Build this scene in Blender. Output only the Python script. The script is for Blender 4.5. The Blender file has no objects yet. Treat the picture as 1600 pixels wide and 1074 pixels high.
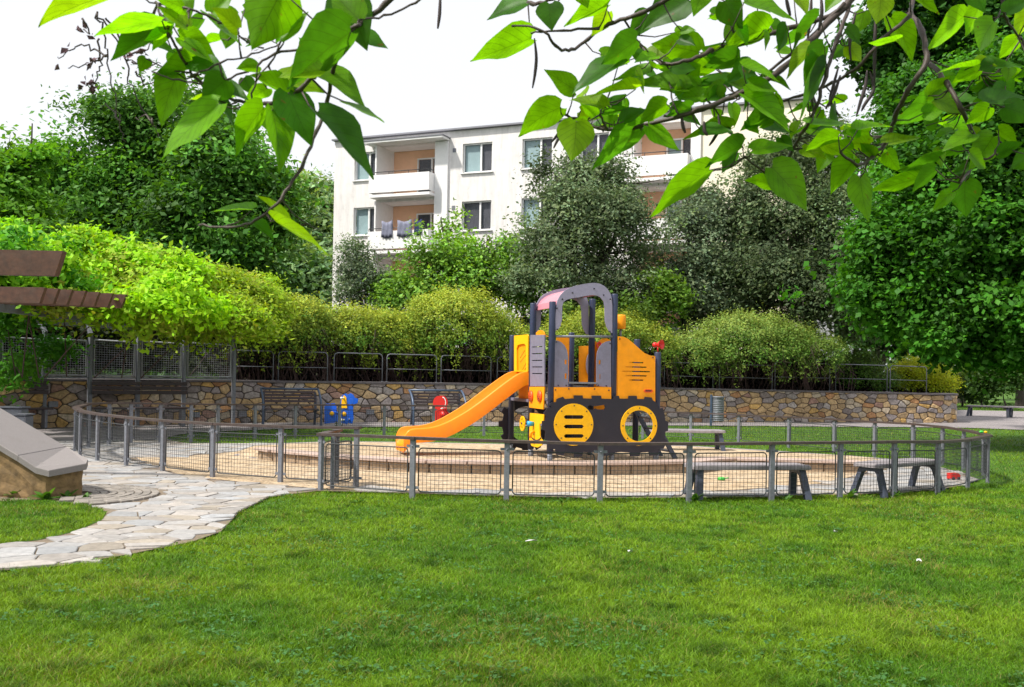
import bpy, bmesh, math, random
import numpy as np
from mathutils import Vector, Matrix
from mathutils.geometry import tessellate_polygon

# ------------------------------------------------------------------ camera, sky, sun, exposure
W_, H_, F_ = 1600.0, 1074.0, 1556.0
EYE, ROLL, HOR = 1.6, 0.018, 582.0
sc = bpy.context.scene
cam_d = bpy.data.cameras.new("camera"); cam = bpy.data.objects.new("camera", cam_d)
sc.collection.objects.link(cam); sc.camera = cam
RV = Vector((math.cos(ROLL), 0, math.sin(ROLL))); UV = Vector((-math.sin(ROLL), 0, math.cos(ROLL))); FV = Vector((0, 1, 0))
m = Matrix((RV, UV, -FV)).transposed().to_4x4(); m.translation = Vector((0, 0, EYE)); cam.matrix_world = m
cam_d.sensor_width = 36; cam_d.lens = 36 * F_ / W_; cam_d.shift_y = (HOR - H_ / 2) / W_
cam_d.clip_start = 0.05; cam_d.clip_end = 1500
cam_d.dof.use_dof = True; cam_d.dof.focus_distance = 15.0; cam_d.dof.aperture_fstop = 9.0

SUN_EL, SUN_AZ = 54.0, 243.0          # degrees; azimuth clockwise from +Y
wd = bpy.data.worlds.new("World"); sc.world = wd; wd.use_nodes = True
nt = wd.node_tree; bg = nt.nodes["Background"]
sky = nt.nodes.new("ShaderNodeTexSky"); sky.sky_type = 'NISHITA'; sky.sun_disc = False
sky.sun_elevation = math.radians(SUN_EL); sky.sun_rotation = math.radians(SUN_AZ); sky.dust_density = 4.0
hsv = nt.nodes.new("ShaderNodeHueSaturation"); hsv.inputs["Saturation"].default_value = 0.22
mixs = nt.nodes.new("ShaderNodeMixRGB"); mixs.inputs[0].default_value = 0.72
mixs.inputs[2].default_value = (10.2, 10.4, 10.9, 1)      # high thin white cloud
nt.links.new(sky.outputs[0], hsv.inputs["Color"]); nt.links.new(hsv.outputs[0], mixs.inputs[1])
nt.links.new(mixs.outputs[0], bg.inputs[0]); bg.inputs[1].default_value = 0.100
sd = bpy.data.lights.new("sun", 'SUN'); sun = bpy.data.objects.new("sun", sd); sc.collection.objects.link(sun)
sd.energy = 5.0; sd.angle = math.radians(3.0); sd.color = (1.0, 0.95, 0.86)
az, el = math.radians(SUN_AZ), math.radians(SUN_EL)
sdir = Vector((math.sin(az) * math.cos(el), math.cos(az) * math.cos(el), math.sin(el)))
sun.rotation_euler = sdir.to_track_quat('Z', 'Y').to_euler()
sc.view_settings.view_transform = 'Standard'; sc.view_settings.look = 'None'
sc.view_settings.exposure = 0.28; sc.view_settings.gamma = 1.0
sc.cycles.max_bounces = 8; sc.cycles.diffuse_bounces = 3; sc.cycles.glossy_bounces = 2
sc.cycles.transmission_bounces = 3; sc.cycles.transparent_max_bounces = 6
sc.cycles.use_denoising = True
try: sc.cycles.denoiser = 'OPENIMAGEDENOISE'
except Exception: pass
sc.cycles.use_adaptive_sampling = True; sc.cycles.adaptive_threshold = 0.02

rng = np.random.default_rng(7); random.seed(7)
COL = sc.collection

# ------------------------------------------------------------------ pixel <-> world helpers
EYEV = Vector((0, 0, EYE))
def ray(px, py): return RV * ((px - 800) / F_) + UV * ((HOR - py) / F_) + FV
def at(px, py, D): return EYEV + ray(px, py) * D
def G(px, py, z=0.0):
    r = ray(px, py); return EYEV + r * ((z - EYE) / r.z)
def GP(pts, z=0.0): return [tuple(G(a, b, z)[:2]) for a, b in pts]
class Plane:                                   # a vertical plane through o (x, y) along e (x, y)
    def __init__(s, o, e):
        s.o = Vector((o[0], o[1], 0)); s.e = Vector((e[0], e[1], 0)).normalized(); s.n = Vector((-s.e.y, s.e.x, 0))
    def hit(s, px, py):
        r = ray(px, py); return EYEV + r * ((s.o - EYEV).dot(s.n) / r.dot(s.n))
    def uz(s, px, py):
        p = s.hit(px, py); return ((p - s.o).dot(s.e), p.z)
    def w(s, u, z, t=0.0): return s.o + s.e * u + s.n * t + Vector((0, 0, z))
def sstep(x): x = np.clip(x, 0, 1); return x * x * (3 - 2 * x)

EDGE_PX = [(412, 701), (426, 704), (490, 710.5), (560, 716), (662, 721), (800, 724), (939, 724.5), (1035, 723), (1085, 721.5), (1130, 717.5), (1200, 719), (1270, 721), (1345, 723)]
TZ = 0.18
EDGE = [G(a, b, TZ) for a, b in EDGE_PX]
EX = np.array([p.x for p in EDGE]); EY = np.array([p.y for p in EDGE])
def h(x, y):                                   # height of the ground inside the playground
    x = np.asarray(x, float); y = np.asarray(y, float)
    ye = np.interp(x, EX, EY); off = np.maximum(EX[0] - x, 0) + np.maximum(x - EX[-1], 0)
    up = sstep((y - ye - 0.04 + off * 0.5) / (0.06 + off * 2.5))
    back = 1 - sstep((y - 18.0) / 3.0); side = np.clip(1 - off / 2.5, 0, 1)
    return TZ * up * back * side

# ------------------------------------------------------------------ materials
def nd(nt, t, **kw):
    n = nt.nodes.new(t)
    for k, v in kw.items(): setattr(n, k, v)
    return n
def mat(name, col, rough=0.6, metal=0.0, var=0.0, scale=8.0, bump=0.0, bscale=60.0, col2=None, attr=False, spec=0.5, stretch=None, coord='Object', dirt=0.0):
    M = bpy.data.materials.new(name); M.use_nodes = True; t = M.node_tree; L = t.links.new
    b = t.nodes["Principled BSDF"]; b.inputs["Roughness"].default_value = rough; b.inputs["Metallic"].default_value = metal
    b.inputs["Specular IOR Level"].default_value = spec
    tc = nd(t, "ShaderNodeTexCoord"); mp = nd(t, "ShaderNodeMapping")
    L(tc.outputs[coord], mp.inputs[0])
    if stretch: mp.inputs["Scale"].default_value = stretch
    src = None
    if attr:
        a = nd(t, "ShaderNodeAttribute", attribute_name="col"); src = a.outputs[0]
    else:
        rgb = nd(t, "ShaderNodeRGB"); rgb.outputs[0].default_value = (*col, 1); src = rgb.outputs[0]
    if var or col2:
        n = nd(t, "ShaderNodeTexNoise"); n.inputs["Scale"].default_value = scale; n.inputs["Detail"].default_value = 6; n.inputs["Roughness"].default_value = 0.65
        L(mp.outputs[0], n.inputs[0])
        if col2:
            r = nd(t, "ShaderNodeValToRGB"); r.color_ramp.elements[0].position = 0.38; r.color_ramp.elements[1].position = 0.62
            L(n.outputs[0], r.inputs[0]); mx = nd(t, "ShaderNodeMixRGB"); L(r.outputs[0], mx.inputs[0]); L(src, mx.inputs[1]); mx.inputs[2].default_value = (*col2, 1); src = mx.outputs[0]
        if var:
            mr = nd(t, "ShaderNodeMapRange"); mr.inputs["From Min"].default_value = 0.3; mr.inputs["From Max"].default_value = 0.7
            mr.inputs["To Min"].default_value = 1 - var; mr.inputs["To Max"].default_value = 1 + var * 0.7
            n2 = nd(t, "ShaderNodeTexNoise"); n2.inputs["Scale"].default_value = scale * 2.7; n2.inputs["Detail"].default_value = 8; n2.inputs["Roughness"].default_value = 0.7
            L(mp.outputs[0], n2.inputs[0]); L(n2.outputs[0], mr.inputs[0])
            mu = nd(t, "ShaderNodeVectorMath", operation='SCALE'); L(src, mu.inputs[0]); L(mr.outputs[0], mu.inputs["Scale"]); src = mu.outputs[0]
    if dirt:
        n3 = nd(t, "ShaderNodeTexNoise"); n3.inputs["Scale"].default_value = 3.1; n3.inputs["Detail"].default_value = 10; n3.inputs["Roughness"].default_value = 0.75
        L(tc.outputs[coord], n3.inputs[0]); r3 = nd(t, "ShaderNodeValToRGB"); r3.color_ramp.elements[0].position = 0.5; r3.color_ramp.elements[1].position = 0.72
        L(n3.outputs[0], r3.inputs[0]); ms = nd(t, "ShaderNodeMath", operation='MULTIPLY'); ms.inputs[1].default_value = dirt; L(r3.outputs[0], ms.inputs[0])
        mx = nd(t, "ShaderNodeMixRGB"); L(ms.outputs[0], mx.inputs[0]); L(src, mx.inputs[1]); mx.inputs[2].default_value = (0.12, 0.10, 0.08, 1); src = mx.outputs[0]
        ra = nd(t, "ShaderNodeMath", operation='MULTIPLY_ADD'); L(n3.outputs[0], ra.inputs[0]); ra.inputs[1].default_value = 0.35; ra.inputs[2].default_value = rough - 0.12; L(ra.outputs[0], b.inputs["Roughness"])
    L(src, b.inputs["Base Color"])
    if bump:
        nb = nd(t, "ShaderNodeTexNoise"); nb.inputs["Scale"].default_value = bscale; nb.inputs["Detail"].default_value = 6
        L(mp.outputs[0], nb.inputs[0]); bp = nd(t, "ShaderNodeBump"); bp.inputs["Strength"].default_value = 1.0; bp.inputs["Distance"].default_value = bump
        L(nb.outputs[0], bp.inputs["Height"]); L(bp.outputs[0], b.inputs["Normal"])
    return M
def leafmat(name, trans=0.4, tint=(1.35, 1.25, 0.35), rough=0.55, spec=0.2, veins=False):
    M = bpy.data.materials.new(name); M.use_nodes = True; t = M.node_tree; L = t.links.new
    b = t.nodes["Principled BSDF"]; out = t.nodes["Material Output"]
    b.inputs["Roughness"].default_value = rough; b.inputs["Specular IOR Level"].default_value = spec
    a = nd(t, "ShaderNodeAttribute", attribute_name="col"); src = a.outputs[0]
    if veins:
        uv = nd(t, "ShaderNodeAttribute", attribute_name="luv")       # x along the leaf, y across (-1..1), z random
        sx = nd(t, "ShaderNodeSeparateXYZ"); L(uv.outputs["Vector"], sx.inputs[0])
        ab = nd(t, "ShaderNodeMath", operation='ABSOLUTE'); L(sx.outputs[1], ab.inputs[0])
        d = nd(t, "ShaderNodeMath", operation='MULTIPLY_ADD'); L(ab.outputs[0], d.inputs[0]); d.inputs[1].default_value = -0.32; L(sx.outputs[0], d.inputs[2])
        fr = nd(t, "ShaderNodeMath", operation='PINGPONG'); L(d.outputs[0], fr.inputs[0]); fr.inputs[1].default_value = 0.068
        lt = nd(t, "ShaderNodeMath", operation='LESS_THAN'); L(fr.outputs[0], lt.inputs[0]); lt.inputs[1].default_value = 0.0055
        lm = nd(t, "ShaderNodeMath", operation='LESS_THAN'); L(ab.outputs[0], lm.inputs[0]); lm.inputs[1].default_value = 0.022
        mxm = nd(t, "ShaderNodeMath", operation='MAXIMUM'); L(lt.outputs[0], mxm.inputs[0]); L(lm.outputs[0], mxm.inputs[1])
        vs = nd(t, "ShaderNodeMath", operation='MULTIPLY'); L(mxm.outputs[0], vs.inputs[0]); vs.inputs[1].default_value = 0.45
        tc = nd(t, "ShaderNodeTexCoord"); nn = nd(t, "ShaderNodeTexNoise"); nn.inputs["Scale"].default_value = 22; nn.inputs["Detail"].default_value = 5; L(tc.outputs["Object"], nn.inputs[0])
        mr = nd(t, "ShaderNodeMapRange"); mr.inputs["From Min"].default_value = .3; mr.inputs["From Max"].default_value = .7; mr.inputs["To Min"].default_value = .78; mr.inputs["To Max"].default_value = 1.2; L(nn.outputs[0], mr.inputs[0])
        sc0 = nd(t, "ShaderNodeVectorMath", operation='SCALE'); L(src, sc0.inputs[0]); L(mr.outputs[0], sc0.inputs["Scale"])
        mx = nd(t, "ShaderNodeMixRGB"); L(vs.outputs[0], mx.inputs[0]); L(sc0.outputs[0], mx.inputs[1]); mx.inputs[2].default_value = (0.03, 0.06, 0.008, 1); src = mx.outputs[0]
        n5 = nd(t, "ShaderNodeTexNoise"); n5.inputs["Scale"].default_value = 34; n5.inputs["Detail"].default_value = 3; L(tc.outputs["Object"], n5.inputs[0]); r5 = nd(t, "ShaderNodeValToRGB"); r5.color_ramp.elements[0].position = .69; r5.color_ramp.elements[1].position = .75; L(n5.outputs[0], r5.inputs[0])
        m5 = nd(t, "ShaderNodeMixRGB"); L(r5.outputs[0], m5.inputs[0]); L(src, m5.inputs[1]); m5.inputs[2].default_value = (0.16, 0.10, 0.02, 1); src = m5.outputs[0]
    L(src, b.inputs["Base Color"])
    tr = nd(t, "ShaderNodeBsdfTranslucent"); vm = nd(t, "ShaderNodeVectorMath", operation='MULTIPLY'); L(src, vm.inputs[0]); vm.inputs[1].default_value = tint
    L(vm.outputs[0], tr.inputs[0]); ms = nd(t, "ShaderNodeMixShader"); ms.inputs[0].default_value = trans
    L(b.outputs[0], ms.inputs[1]); L(tr.outputs[0], ms.inputs[2]); L(ms.outputs[0], out.inputs[0])
    return M

M = {}
M['steel'] = mat('galvanised_steel', (0.19, 0.20, 0.23), 0.55, 0.35, var=0.25, scale=9, dirt=0.25)
M['palesteel'] = mat('pale_galvanised_steel', (0.36, 0.37, 0.40), 0.5, 0.25, var=0.25, scale=9, dirt=0.25)
M['darksteel'] = mat('dark_steel', (0.05, 0.055, 0.06), 0.5, 0.3, var=0.2)
M['rail'] = mat('weathered_rail_wood', (0.062, 0.042, 0.037), 0.5, var=0.45, scale=5, bump=0.002, bscale=30)
M['brownwood'] = mat('dark_stained_wood', (0.085, 0.036, 0.020), 0.55, var=0.5, scale=3, bump=0.003, bscale=14, dirt=0.4)
M['darkslat'] = mat('dark_bench_slat', (0.035, 0.022, 0.024), 0.5, var=0.4, scale=6)
M['slat'] = mat('bench_slat_wood', (0.075, 0.05, 0.055), 0.5, var=0.4, scale=6)
M['bluesteel'] = mat('blue_grey_painted_steel', (0.065, 0.095, 0.16), 0.4, 0.1, var=0.2)
M['seat'] = mat('worn_grey_seat', (0.26, 0.235, 0.25), 0.5, var=0.35, scale=6, dirt=0.35)
M['leg'] = mat('dark_blue_grey_leg', (0.045, 0.055, 0.085), 0.5, var=0.3)
M['post'] = mat('navy_play_post', (0.020, 0.030, 0.075), 0.38, var=0.25, dirt=0.12)
M['orange'] = mat('orange_panel', (0.88, 0.32, 0.006), 0.45, spec=0.25, var=0.12, scale=2.5, dirt=0.17)
M['yellow'] = mat('yellow_panel', (0.88, 0.46, 0.006), 0.45, spec=0.25, var=0.1, dirt=0.17)
M['slide'] = mat('orange_slide_plastic', (0.90, 0.25, 0.004), 0.35, spec=0.35, var=0.08, scale=2, dirt=0.17)
M['grey'] = mat('grey_panel', (0.19, 0.18, 0.25), 0.45, var=0.18, scale=4, dirt=0.15)
M['lilac'] = mat('light_grey_arch', (0.28, 0.26, 0.36), 0.4, var=0.12, dirt=0.1)
M['black'] = mat('black_panel', (0.013, 0.011, 0.021), 0.5, var=0.25, dirt=0.1)
M['red'] = mat('red_plastic', (0.65, 0.02, 0.015), 0.35, var=0.1)
M['redpanel'] = mat('red_roof_panel', (0.52, 0.20, 0.25), 0.3)
M['vermillion'] = mat('vermillion_disc', (0.75, 0.09, 0.01), 0.4)
M['blue'] = mat('blue_panel', (0.01, 0.10, 0.55), 0.4, var=0.1)
M['skyblue'] = mat('sky_blue_knob', (0.02, 0.30, 0.60), 0.4)
M['white'] = mat('white_plastic', (0.75, 0.75, 0.75), 0.4)
M['chrome'] = mat('bright_steel', (0.6, 0.6, 0.62), 0.25, 0.9, var=0.1)
M['capstone'] = mat('dark_cap_stone', (0.115, 0.10, 0.105), 0.7, var=0.4, scale=4, bump=0.004)
M['mortar'] = mat('dark_joint', (0.075, 0.06, 0.05), 0.9, var=0.4)
M['stone'] = mat('field_stone', (0.3, 0.2, 0.1), 0.75, var=0.5, scale=5, bump=0.02, bscale=9, attr=True, dirt=0.25)
M['flag'] = mat('flagstone', (0.4, 0.36, 0.33), 0.7, var=0.28, scale=5, bump=0.006, bscale=18, attr=True, dirt=0.22)
M['granite'] = mat('grey_granite_slab', (0.20, 0.18, 0.175), 0.6, var=0.22, scale=40, bump=0.0015, bscale=150, dirt=0.17)
M['sandstone'] = mat('rough_sandstone', (0.19, 0.12, 0.05), 0.8, var=0.5, scale=4, bump=0.012, bscale=12, dirt=0.45)
M['block'] = mat('kerb_block', (0.33, 0.24, 0.16), 0.8, var=0.4, scale=6, bump=0.006, bscale=30)
M['plank'] = mat('kerb_plank', (0.44, 0.33, 0.28), 0.65, var=0.25, scale=8)
M['twig'] = mat('twig_bark', (0.085, 0.05, 0.045), 0.8, var=0.4)
M['bark'] = mat('tree_bark', (0.055, 0.042, 0.034), 0.85, var=0.5, scale=6, bump=0.02, bscale=12)
M['catbark'] = mat('branch_bark', (0.055, 0.036, 0.03), 0.6, var=0.35, scale=30, bump=0.002, bscale=90)
M['pod'] = mat('dark_seed_pod', (0.035, 0.02, 0.022), 0.6)
M['dry'] = mat('withered_leaf', (0.13, 0.06, 0.075), 0.8, var=0.5, scale=30)
M['leaf'] = leafmat('tree_leaf', 0.38)
M['greyleaf'] = leafmat('grey_green_leaf', 0.36, tint=(1.05, 1.12, .75), rough=.6, spec=.15)
M['hleaf'] = leafmat('hedge_leaf', 0.35, tint=(1.2, 1.15, 0.6))
M['catleaf'] = leafmat('broad_leaf', 0.62, tint=(1.55, 1.55, 0.35), rough=0.42, spec=0.3, veins=True)
M['blade'] = leafmat('grass_blade', 0.35, tint=(1.3, 1.2, 0.5), rough=0.5, spec=0.25)

# ------------------------------------------------------------------ mesh helpers
def tag(o, label=None, cat=None, group=None, kind=None):
    if label: o['label'] = label
    if cat: o['category'] = cat
    if group: o['group'] = group
    if kind: o['kind'] = kind
    return o
def empty(name, loc, label, cat, group=None, rz=0.0):
    o = bpy.data.objects.new(name, None); COL.objects.link(o); o.location = loc; o.rotation_euler.z = rz; o.empty_display_size = 0.2
    return tag(o, label, cat, group)
def link(name, me, m_, parent):
    o = bpy.data.objects.new(name, me); COL.objects.link(o); me.materials.append(m_)
    if parent: o.parent = parent
    return o
def npmesh(name, V, quads=None, tris=None, cols=None, m_=None, parent=None, smooth=False, luv=None):
    V = np.asarray(V, np.float32).reshape(-1, 3).copy()
    if parent is not None: V -= np.array(world_loc(parent), np.float32)
    me = bpy.data.meshes.new(name); me.vertices.add(len(V)); me.vertices.foreach_set("co", V.ravel())
    lp, st, tot = [], [], []; n = 0
    for A, k in ((quads, 4), (tris, 3)):
        if A is not None and len(A):
            A = np.asarray(A, np.int32).reshape(-1, k); lp.append(A.ravel()); st.append(n + np.arange(len(A)) * k); tot.append(np.full(len(A), k)); n += A.size
    lp = np.concatenate(lp); st = np.concatenate(st).astype(np.int32); tot = np.concatenate(tot).astype(np.int32)
    me.loops.add(len(lp)); me.loops.foreach_set("vertex_index", lp.astype(np.int32)); me.polygons.add(len(st))
    me.polygons.foreach_set("loop_start", st); me.polygons.foreach_set("loop_total", tot)
    if smooth: me.polygons.foreach_set("use_smooth", np.ones(len(st), bool))
    me.update(calc_edges=True)
    if cols is not None:
        a = me.color_attributes.new("col", 'FLOAT_COLOR', 'POINT'); c = np.ones((len(V), 4), np.float32); c[:, :3] = cols; a.data.foreach_set("color", c.ravel())
    if luv is not None:
        a = me.attributes.new("luv", 'FLOAT_VECTOR', 'POINT'); a.data.foreach_set("vector", np.asarray(luv, np.float32).ravel())
    return link(name, me, m_, parent)
def world_loc(o):
    v = Vector((0, 0, 0))
    while o is not None: v = v + Vector(o.location); o = o.parent
    return v
class MB:
    def __init__(s): s.v = []; s.f = []; s.c = []; s.sm = []
    def add(s, vs, fs, col=None, smooth=False):
        b = len(s.v); s.v += [tuple(p) for p in vs]; s.f += [tuple(b + i for i in f) for f in fs]; s.sm += [smooth] * len(fs)
        s.c += [col or (1, 1, 1)] * len(vs); return s
    def box(s, c, size, rz=0.0, col=None, ax=None):
        c = Vector(c); hx, hy, hz = size[0] / 2, size[1] / 2, size[2] / 2
        if ax is None: ax = (Vector((math.cos(rz), math.sin(rz), 0)), Vector((-math.sin(rz), math.cos(rz), 0)), Vector((0, 0, 1)))
        X, Y, Z = ax; b = min(hx, hy, hz) * 0.16; vs = []; fs = []
        # chamfered box: each face its own quad, joined by bevel strips
        idx = {}
        for sx in (-1, 1):
            for sy in (-1, 1):
                for sz in (-1, 1):
                    for k in range(3):
                        d = [hx, hy, hz]; d = [d[i] - (0 if i == k else b) for i in range(3)]
                        idx[(sx, sy, sz, k)] = len(vs); vs.append(c + X * (sx * d[0]) + Y * (sy * d[1]) + Z * (sz * d[2]))
        for k in range(3):
            for sg in (-1, 1):
                o = [i for i in range(3) if i != k]; q = []
                for a, bb in ((-1, -1), (1, -1), (1, 1), (-1, 1)):
                    t = [0, 0, 0]; t[k] = sg; t[o[0]] = a; t[o[1]] = bb; q.append(idx[(*t, k)])
                if (sg > 0) == (k == 1): q = q[::-1]
                fs.append(q)
        for k in range(3):                       # edges parallel to axis k
            o = [i for i in range(3) if i != k]
            for a in (-1, 1):
                for bb in (-1, 1):
                    t1 = [0, 0, 0]; t1[k] = -1; t1[o[0]] = a; t1[o[1]] = bb; t2 = list(t1); t2[k] = 1
                    q = [idx[(*t1, o[0])], idx[(*t2, o[0])], idx[(*t2, o[1])], idx[(*t1, o[1])]]; fs.append(q)
        for sx in (-1, 1):
            for sy in (-1, 1):
                for sz in (-1, 1): fs.append([idx[(sx, sy, sz, k)] for k in range(3)])
        return s.add(vs, fs, col)
    def tube(s, pts, r, n=8, col=None, cap=True):
        pts = [Vector(p) for p in pts]; rs = r if hasattr(r, '__len__') else [r] * len(pts); vs = []; fs = []
        up = Vector((0, 0, 1)); prev = None
        for i, p in enumerate(pts):
            t = (pts[min(i + 1, len(pts) - 1)] - pts[max(i - 1, 0)]);
            if t.length < 1e-9: t = Vector((0, 0, 1))
            t.normalize()
            if prev is None: a = t.cross(up) if abs(t.z) < 0.95 else t.cross(Vector((1, 0, 0)))
            else: a = prev - t * prev.dot(t)
            a.normalize(); prev = a; b = t.cross(a)
            for k in range(n):
                th = 2 * math.pi * k / n; vs.append(p + (a * math.cos(th) + b * math.sin(th)) * rs[i])
        for i in range(len(pts) - 1):
            for k in range(n): fs.append((i * n + k, i * n + (k + 1) % n, (i + 1) * n + (k + 1) % n, (i + 1) * n + k))
        if cap: fs.append(tuple(range(n - 1, -1, -1))); fs.append(tuple((len(pts) - 1) * n + k for k in range(n)))
        return s.add(vs, fs, col, smooth=True)
    def strip(s, pts, w, th, up=(0, 0, 1), col=None):   # rectangular section swept along points (w across, th along up)
        pts = [Vector(p) for p in pts]; upv = Vector(up); vs = []; fs = []
        for i, p in enumerate(pts):
            t = (pts[min(i + 1, len(pts) - 1)] - pts[max(i - 1, 0)]).normalized(); a = t.cross(upv).normalized(); u = a.cross(t).normalized()
            for q, r_ in ((-1, -1), (1, -1), (1, 1), (-1, 1)): vs.append(p + a * (q * w / 2) + u * (r_ * th / 2))
        for i in range(len(pts) - 1):
            for k in range(4): fs.append((i * 4 + k, i * 4 + (k + 1) % 4, (i + 1) * 4 + (k + 1) % 4, (i + 1) * 4 + k))
        fs.append((3, 2, 1, 0)); n = (len(pts) - 1) * 4; fs.append((n, n + 1, n + 2, n + 3)); return s.add(vs, fs, col)
    def plate(s, outer, holes, fn, t0, t1, col=None):   # 2-D outline with holes, fn(u, v, t) -> world
        loops = [outer] + list(holes); tri = tessellate_polygon([[Vector((a, b, 0)) for a, b in lp] for lp in loops])
        flat = [p for lp in loops for p in lp]; n = len(flat)
        vs = [fn(a, b, t0) for a, b in flat] + [fn(a, b, t1) for a, b in flat]
        fs = [tuple(t) for t in tri] + [tuple(n + i for i in reversed(t)) for t in tri]
        vs += vs[:]                                     # separate verts for the rims keep them crisp
        b = 2 * n; k = 0
        for lp in loops:
            q = len(lp)
            for i in range(q): fs.append((b + k + i, b + k + (i + 1) % q, b + n + k + (i + 1) % q, b + n + k + i))
            k += q
        return s.add(vs, fs, col)
    def disc(s, c, axis, r, th, n=20, col=None):
        c = Vector(c); ax = Vector(axis).normalized(); return s.tube([c - ax * th / 2, c + ax * th / 2], r, n, col)
    def ball(s, c, r, n=10, sc3=(1, 1, 1), col=None):
        c = Vector(c); vs = []; fs = []; m_ = n // 2 + 1
        for i in range(m_ + 1):
            ph = math.pi * i / m_
            for k in range(n):
                th = 2 * math.pi * k / n; vs.append(c + Vector((math.sin(ph) * math.cos(th) * r * sc3[0], math.sin(ph) * math.sin(th) * r * sc3[1], math.cos(ph) * r * sc3[2])))
        for i in range(m_):
            for k in range(n): fs.append((i * n + k, (i + 1) * n + k, (i + 1) * n + (k + 1) % n, i * n + (k + 1) % n))
        return s.add(vs, fs, col, smooth=True)
    def build(s, name, m_, parent=None, local=False, cols=False, label=None):
        me = bpy.data.meshes.new(name); off = Vector((0, 0, 0)) if (parent is None or local) else world_loc(parent)
        me.from_pydata([Vector(v) - off for v in s.v], [], s.f); me.polygons.foreach_set("use_smooth", s.sm)
        if cols:
            a = me.color_attributes.new("col", 'FLOAT_COLOR', 'POINT'); c = np.ones((len(s.v), 4), np.float32); c[:, :3] = np.array(s.c); a.data.foreach_set("color", c.ravel())
        me.update(); o = link(name, me, m_, parent)
        if label: o['label'] = label
        return o
def copy_tree(o, parent=None):
    c = o.copy(); COL.objects.link(c); c.parent = parent
    for ch in [x for x in COL.objects if x.parent == o]: copy_tree(ch, c)
    return c
def circle(cx, cy, r, n=28, a0=0.0, ry=None): return [(cx + r * math.cos(a0 + 2 * math.pi * k / n), cy + (ry or r) * math.sin(a0 + 2 * math.pi * k / n)) for k in range(n)]
def slot(x0, x1, y, hh): return [(x0, y - hh), (x1, y - hh), (x1 + hh, y), (x1, y + hh), (x0, y + hh), (x0 - hh, y)]
def smooth_pts(P, n=6):
    P = [Vector(p) for p in P]; out = []
    for i in range(len(P) - 1):
        p0, p1, p2, p3 = P[max(i - 1, 0)], P[i], P[i + 1], P[min(i + 2, len(P) - 1)]
        for k in range(n):
            t = k / n; out.append(0.5 * ((2 * p1) + (p2 - p0) * t + (2 * p0 - 5 * p1 + 4 * p2 - p3) * t * t + (3 * p1 - p0 - 3 * p2 + p3) * t ** 3))
    out.append(P[-1]); return out
def inpoly(x, y, poly):
    x = np.asarray(x); y = np.asarray(y); c = np.zeros(x.shape, bool); n = len(poly)
    for i in range(n):
        x0, y0 = poly[i]; x1, y1 = poly[(i + 1) % n]
        if y0 == y1: continue
        cond = ((y0 > y) != (y1 > y)) & (x < (x1 - x0) * (y - y0) / (y1 - y0) + x0); c ^= cond
    return c
def sheet(name, poly, m_, off, kind='structure', label=None, parent=None, zfn=None, cuts=True):
    bm = bmesh.new(); tri = tessellate_polygon([[Vector((a, b, 0)) for a, b in poly]])
    vs = [bm.verts.new((a, b, 0)) for a, b in poly]
    for t in tri:
        try: bm.faces.new([vs[i] for i in t])
        except ValueError: pass
    if cuts:
        for k in np.arange(-9.0, 9.01, 0.25): bmesh.ops.bisect_plane(bm, geom=bm.verts[:] + bm.edges[:] + bm.faces[:], plane_co=(k, 0, 0), plane_no=(1, 0, 0))
        for k in list(np.arange(14.75, 17.0, 0.06)) + list(np.arange(17.0, 21.6, 0.3)): bmesh.ops.bisect_plane(bm, geom=bm.verts[:] + bm.edges[:] + bm.faces[:], plane_co=(0, k, 0), plane_no=(0, 1, 0))
    for v in bm.verts: v.co.z = float((zfn or h)(v.co.x, v.co.y)) + off
    bmesh.ops.triangulate(bm, faces=bm.faces[:])
    for f in bm.faces:
        if f.normal.z < 0: f.normal_flip()
    me = bpy.data.meshes.new(name); bm.to_mesh(me); bm.free(); o = link(name, me, m_, parent); tag(o, label, None, None, kind); return o
def voronoi(seeds, gap, kn=18, sx=1.0):
    """convex cells of the seeds (clipped half planes), shrunk by gap/2"""
    S = np.asarray(seeds, float).copy(); S[:, 0] *= sx; cells = []
    for i in range(len(S)):
        d = S - S[i]; dist = (d ** 2).sum(1); order = np.argsort(dist)[1:kn + 1]
        r = math.sqrt(dist[order[-1]]); P = [(-r, -r), (r, -r), (r, r), (-r, r)]
        for j in order:
            n = d[j]; L = math.hypot(*n); nx, ny = n / L; c = L / 2 - gap / 2; Q = []
            for k in range(len(P)):
                a, b = P[k], P[(k + 1) % len(P)]; da = a[0] * nx + a[1] * ny - c; db = b[0] * nx + b[1] * ny - c
                if da <= 0: Q.append(a)
                if da * db < 0: t = da / (da - db); Q.append((a[0] + (b[0] - a[0]) * t, a[1] + (b[1] - a[1]) * t))
            P = Q
            if len(P) < 3: break
        if len(P) >= 3: cells.append([((a + S[i][0]) / sx, b + S[i][1]) for a, b in P])
        else: cells.append(None)
    return cells
def chamfer(P, k=0.22):
    out = []
    for i in range(len(P)):
        a, b, c = np.array(P[i - 1]), np.array(P[i]), np.array(P[(i + 1) % len(P)])
        out.append(tuple(b + (a - b) * k)); out.append(tuple(b + (c - b) * k))
    return out
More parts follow.
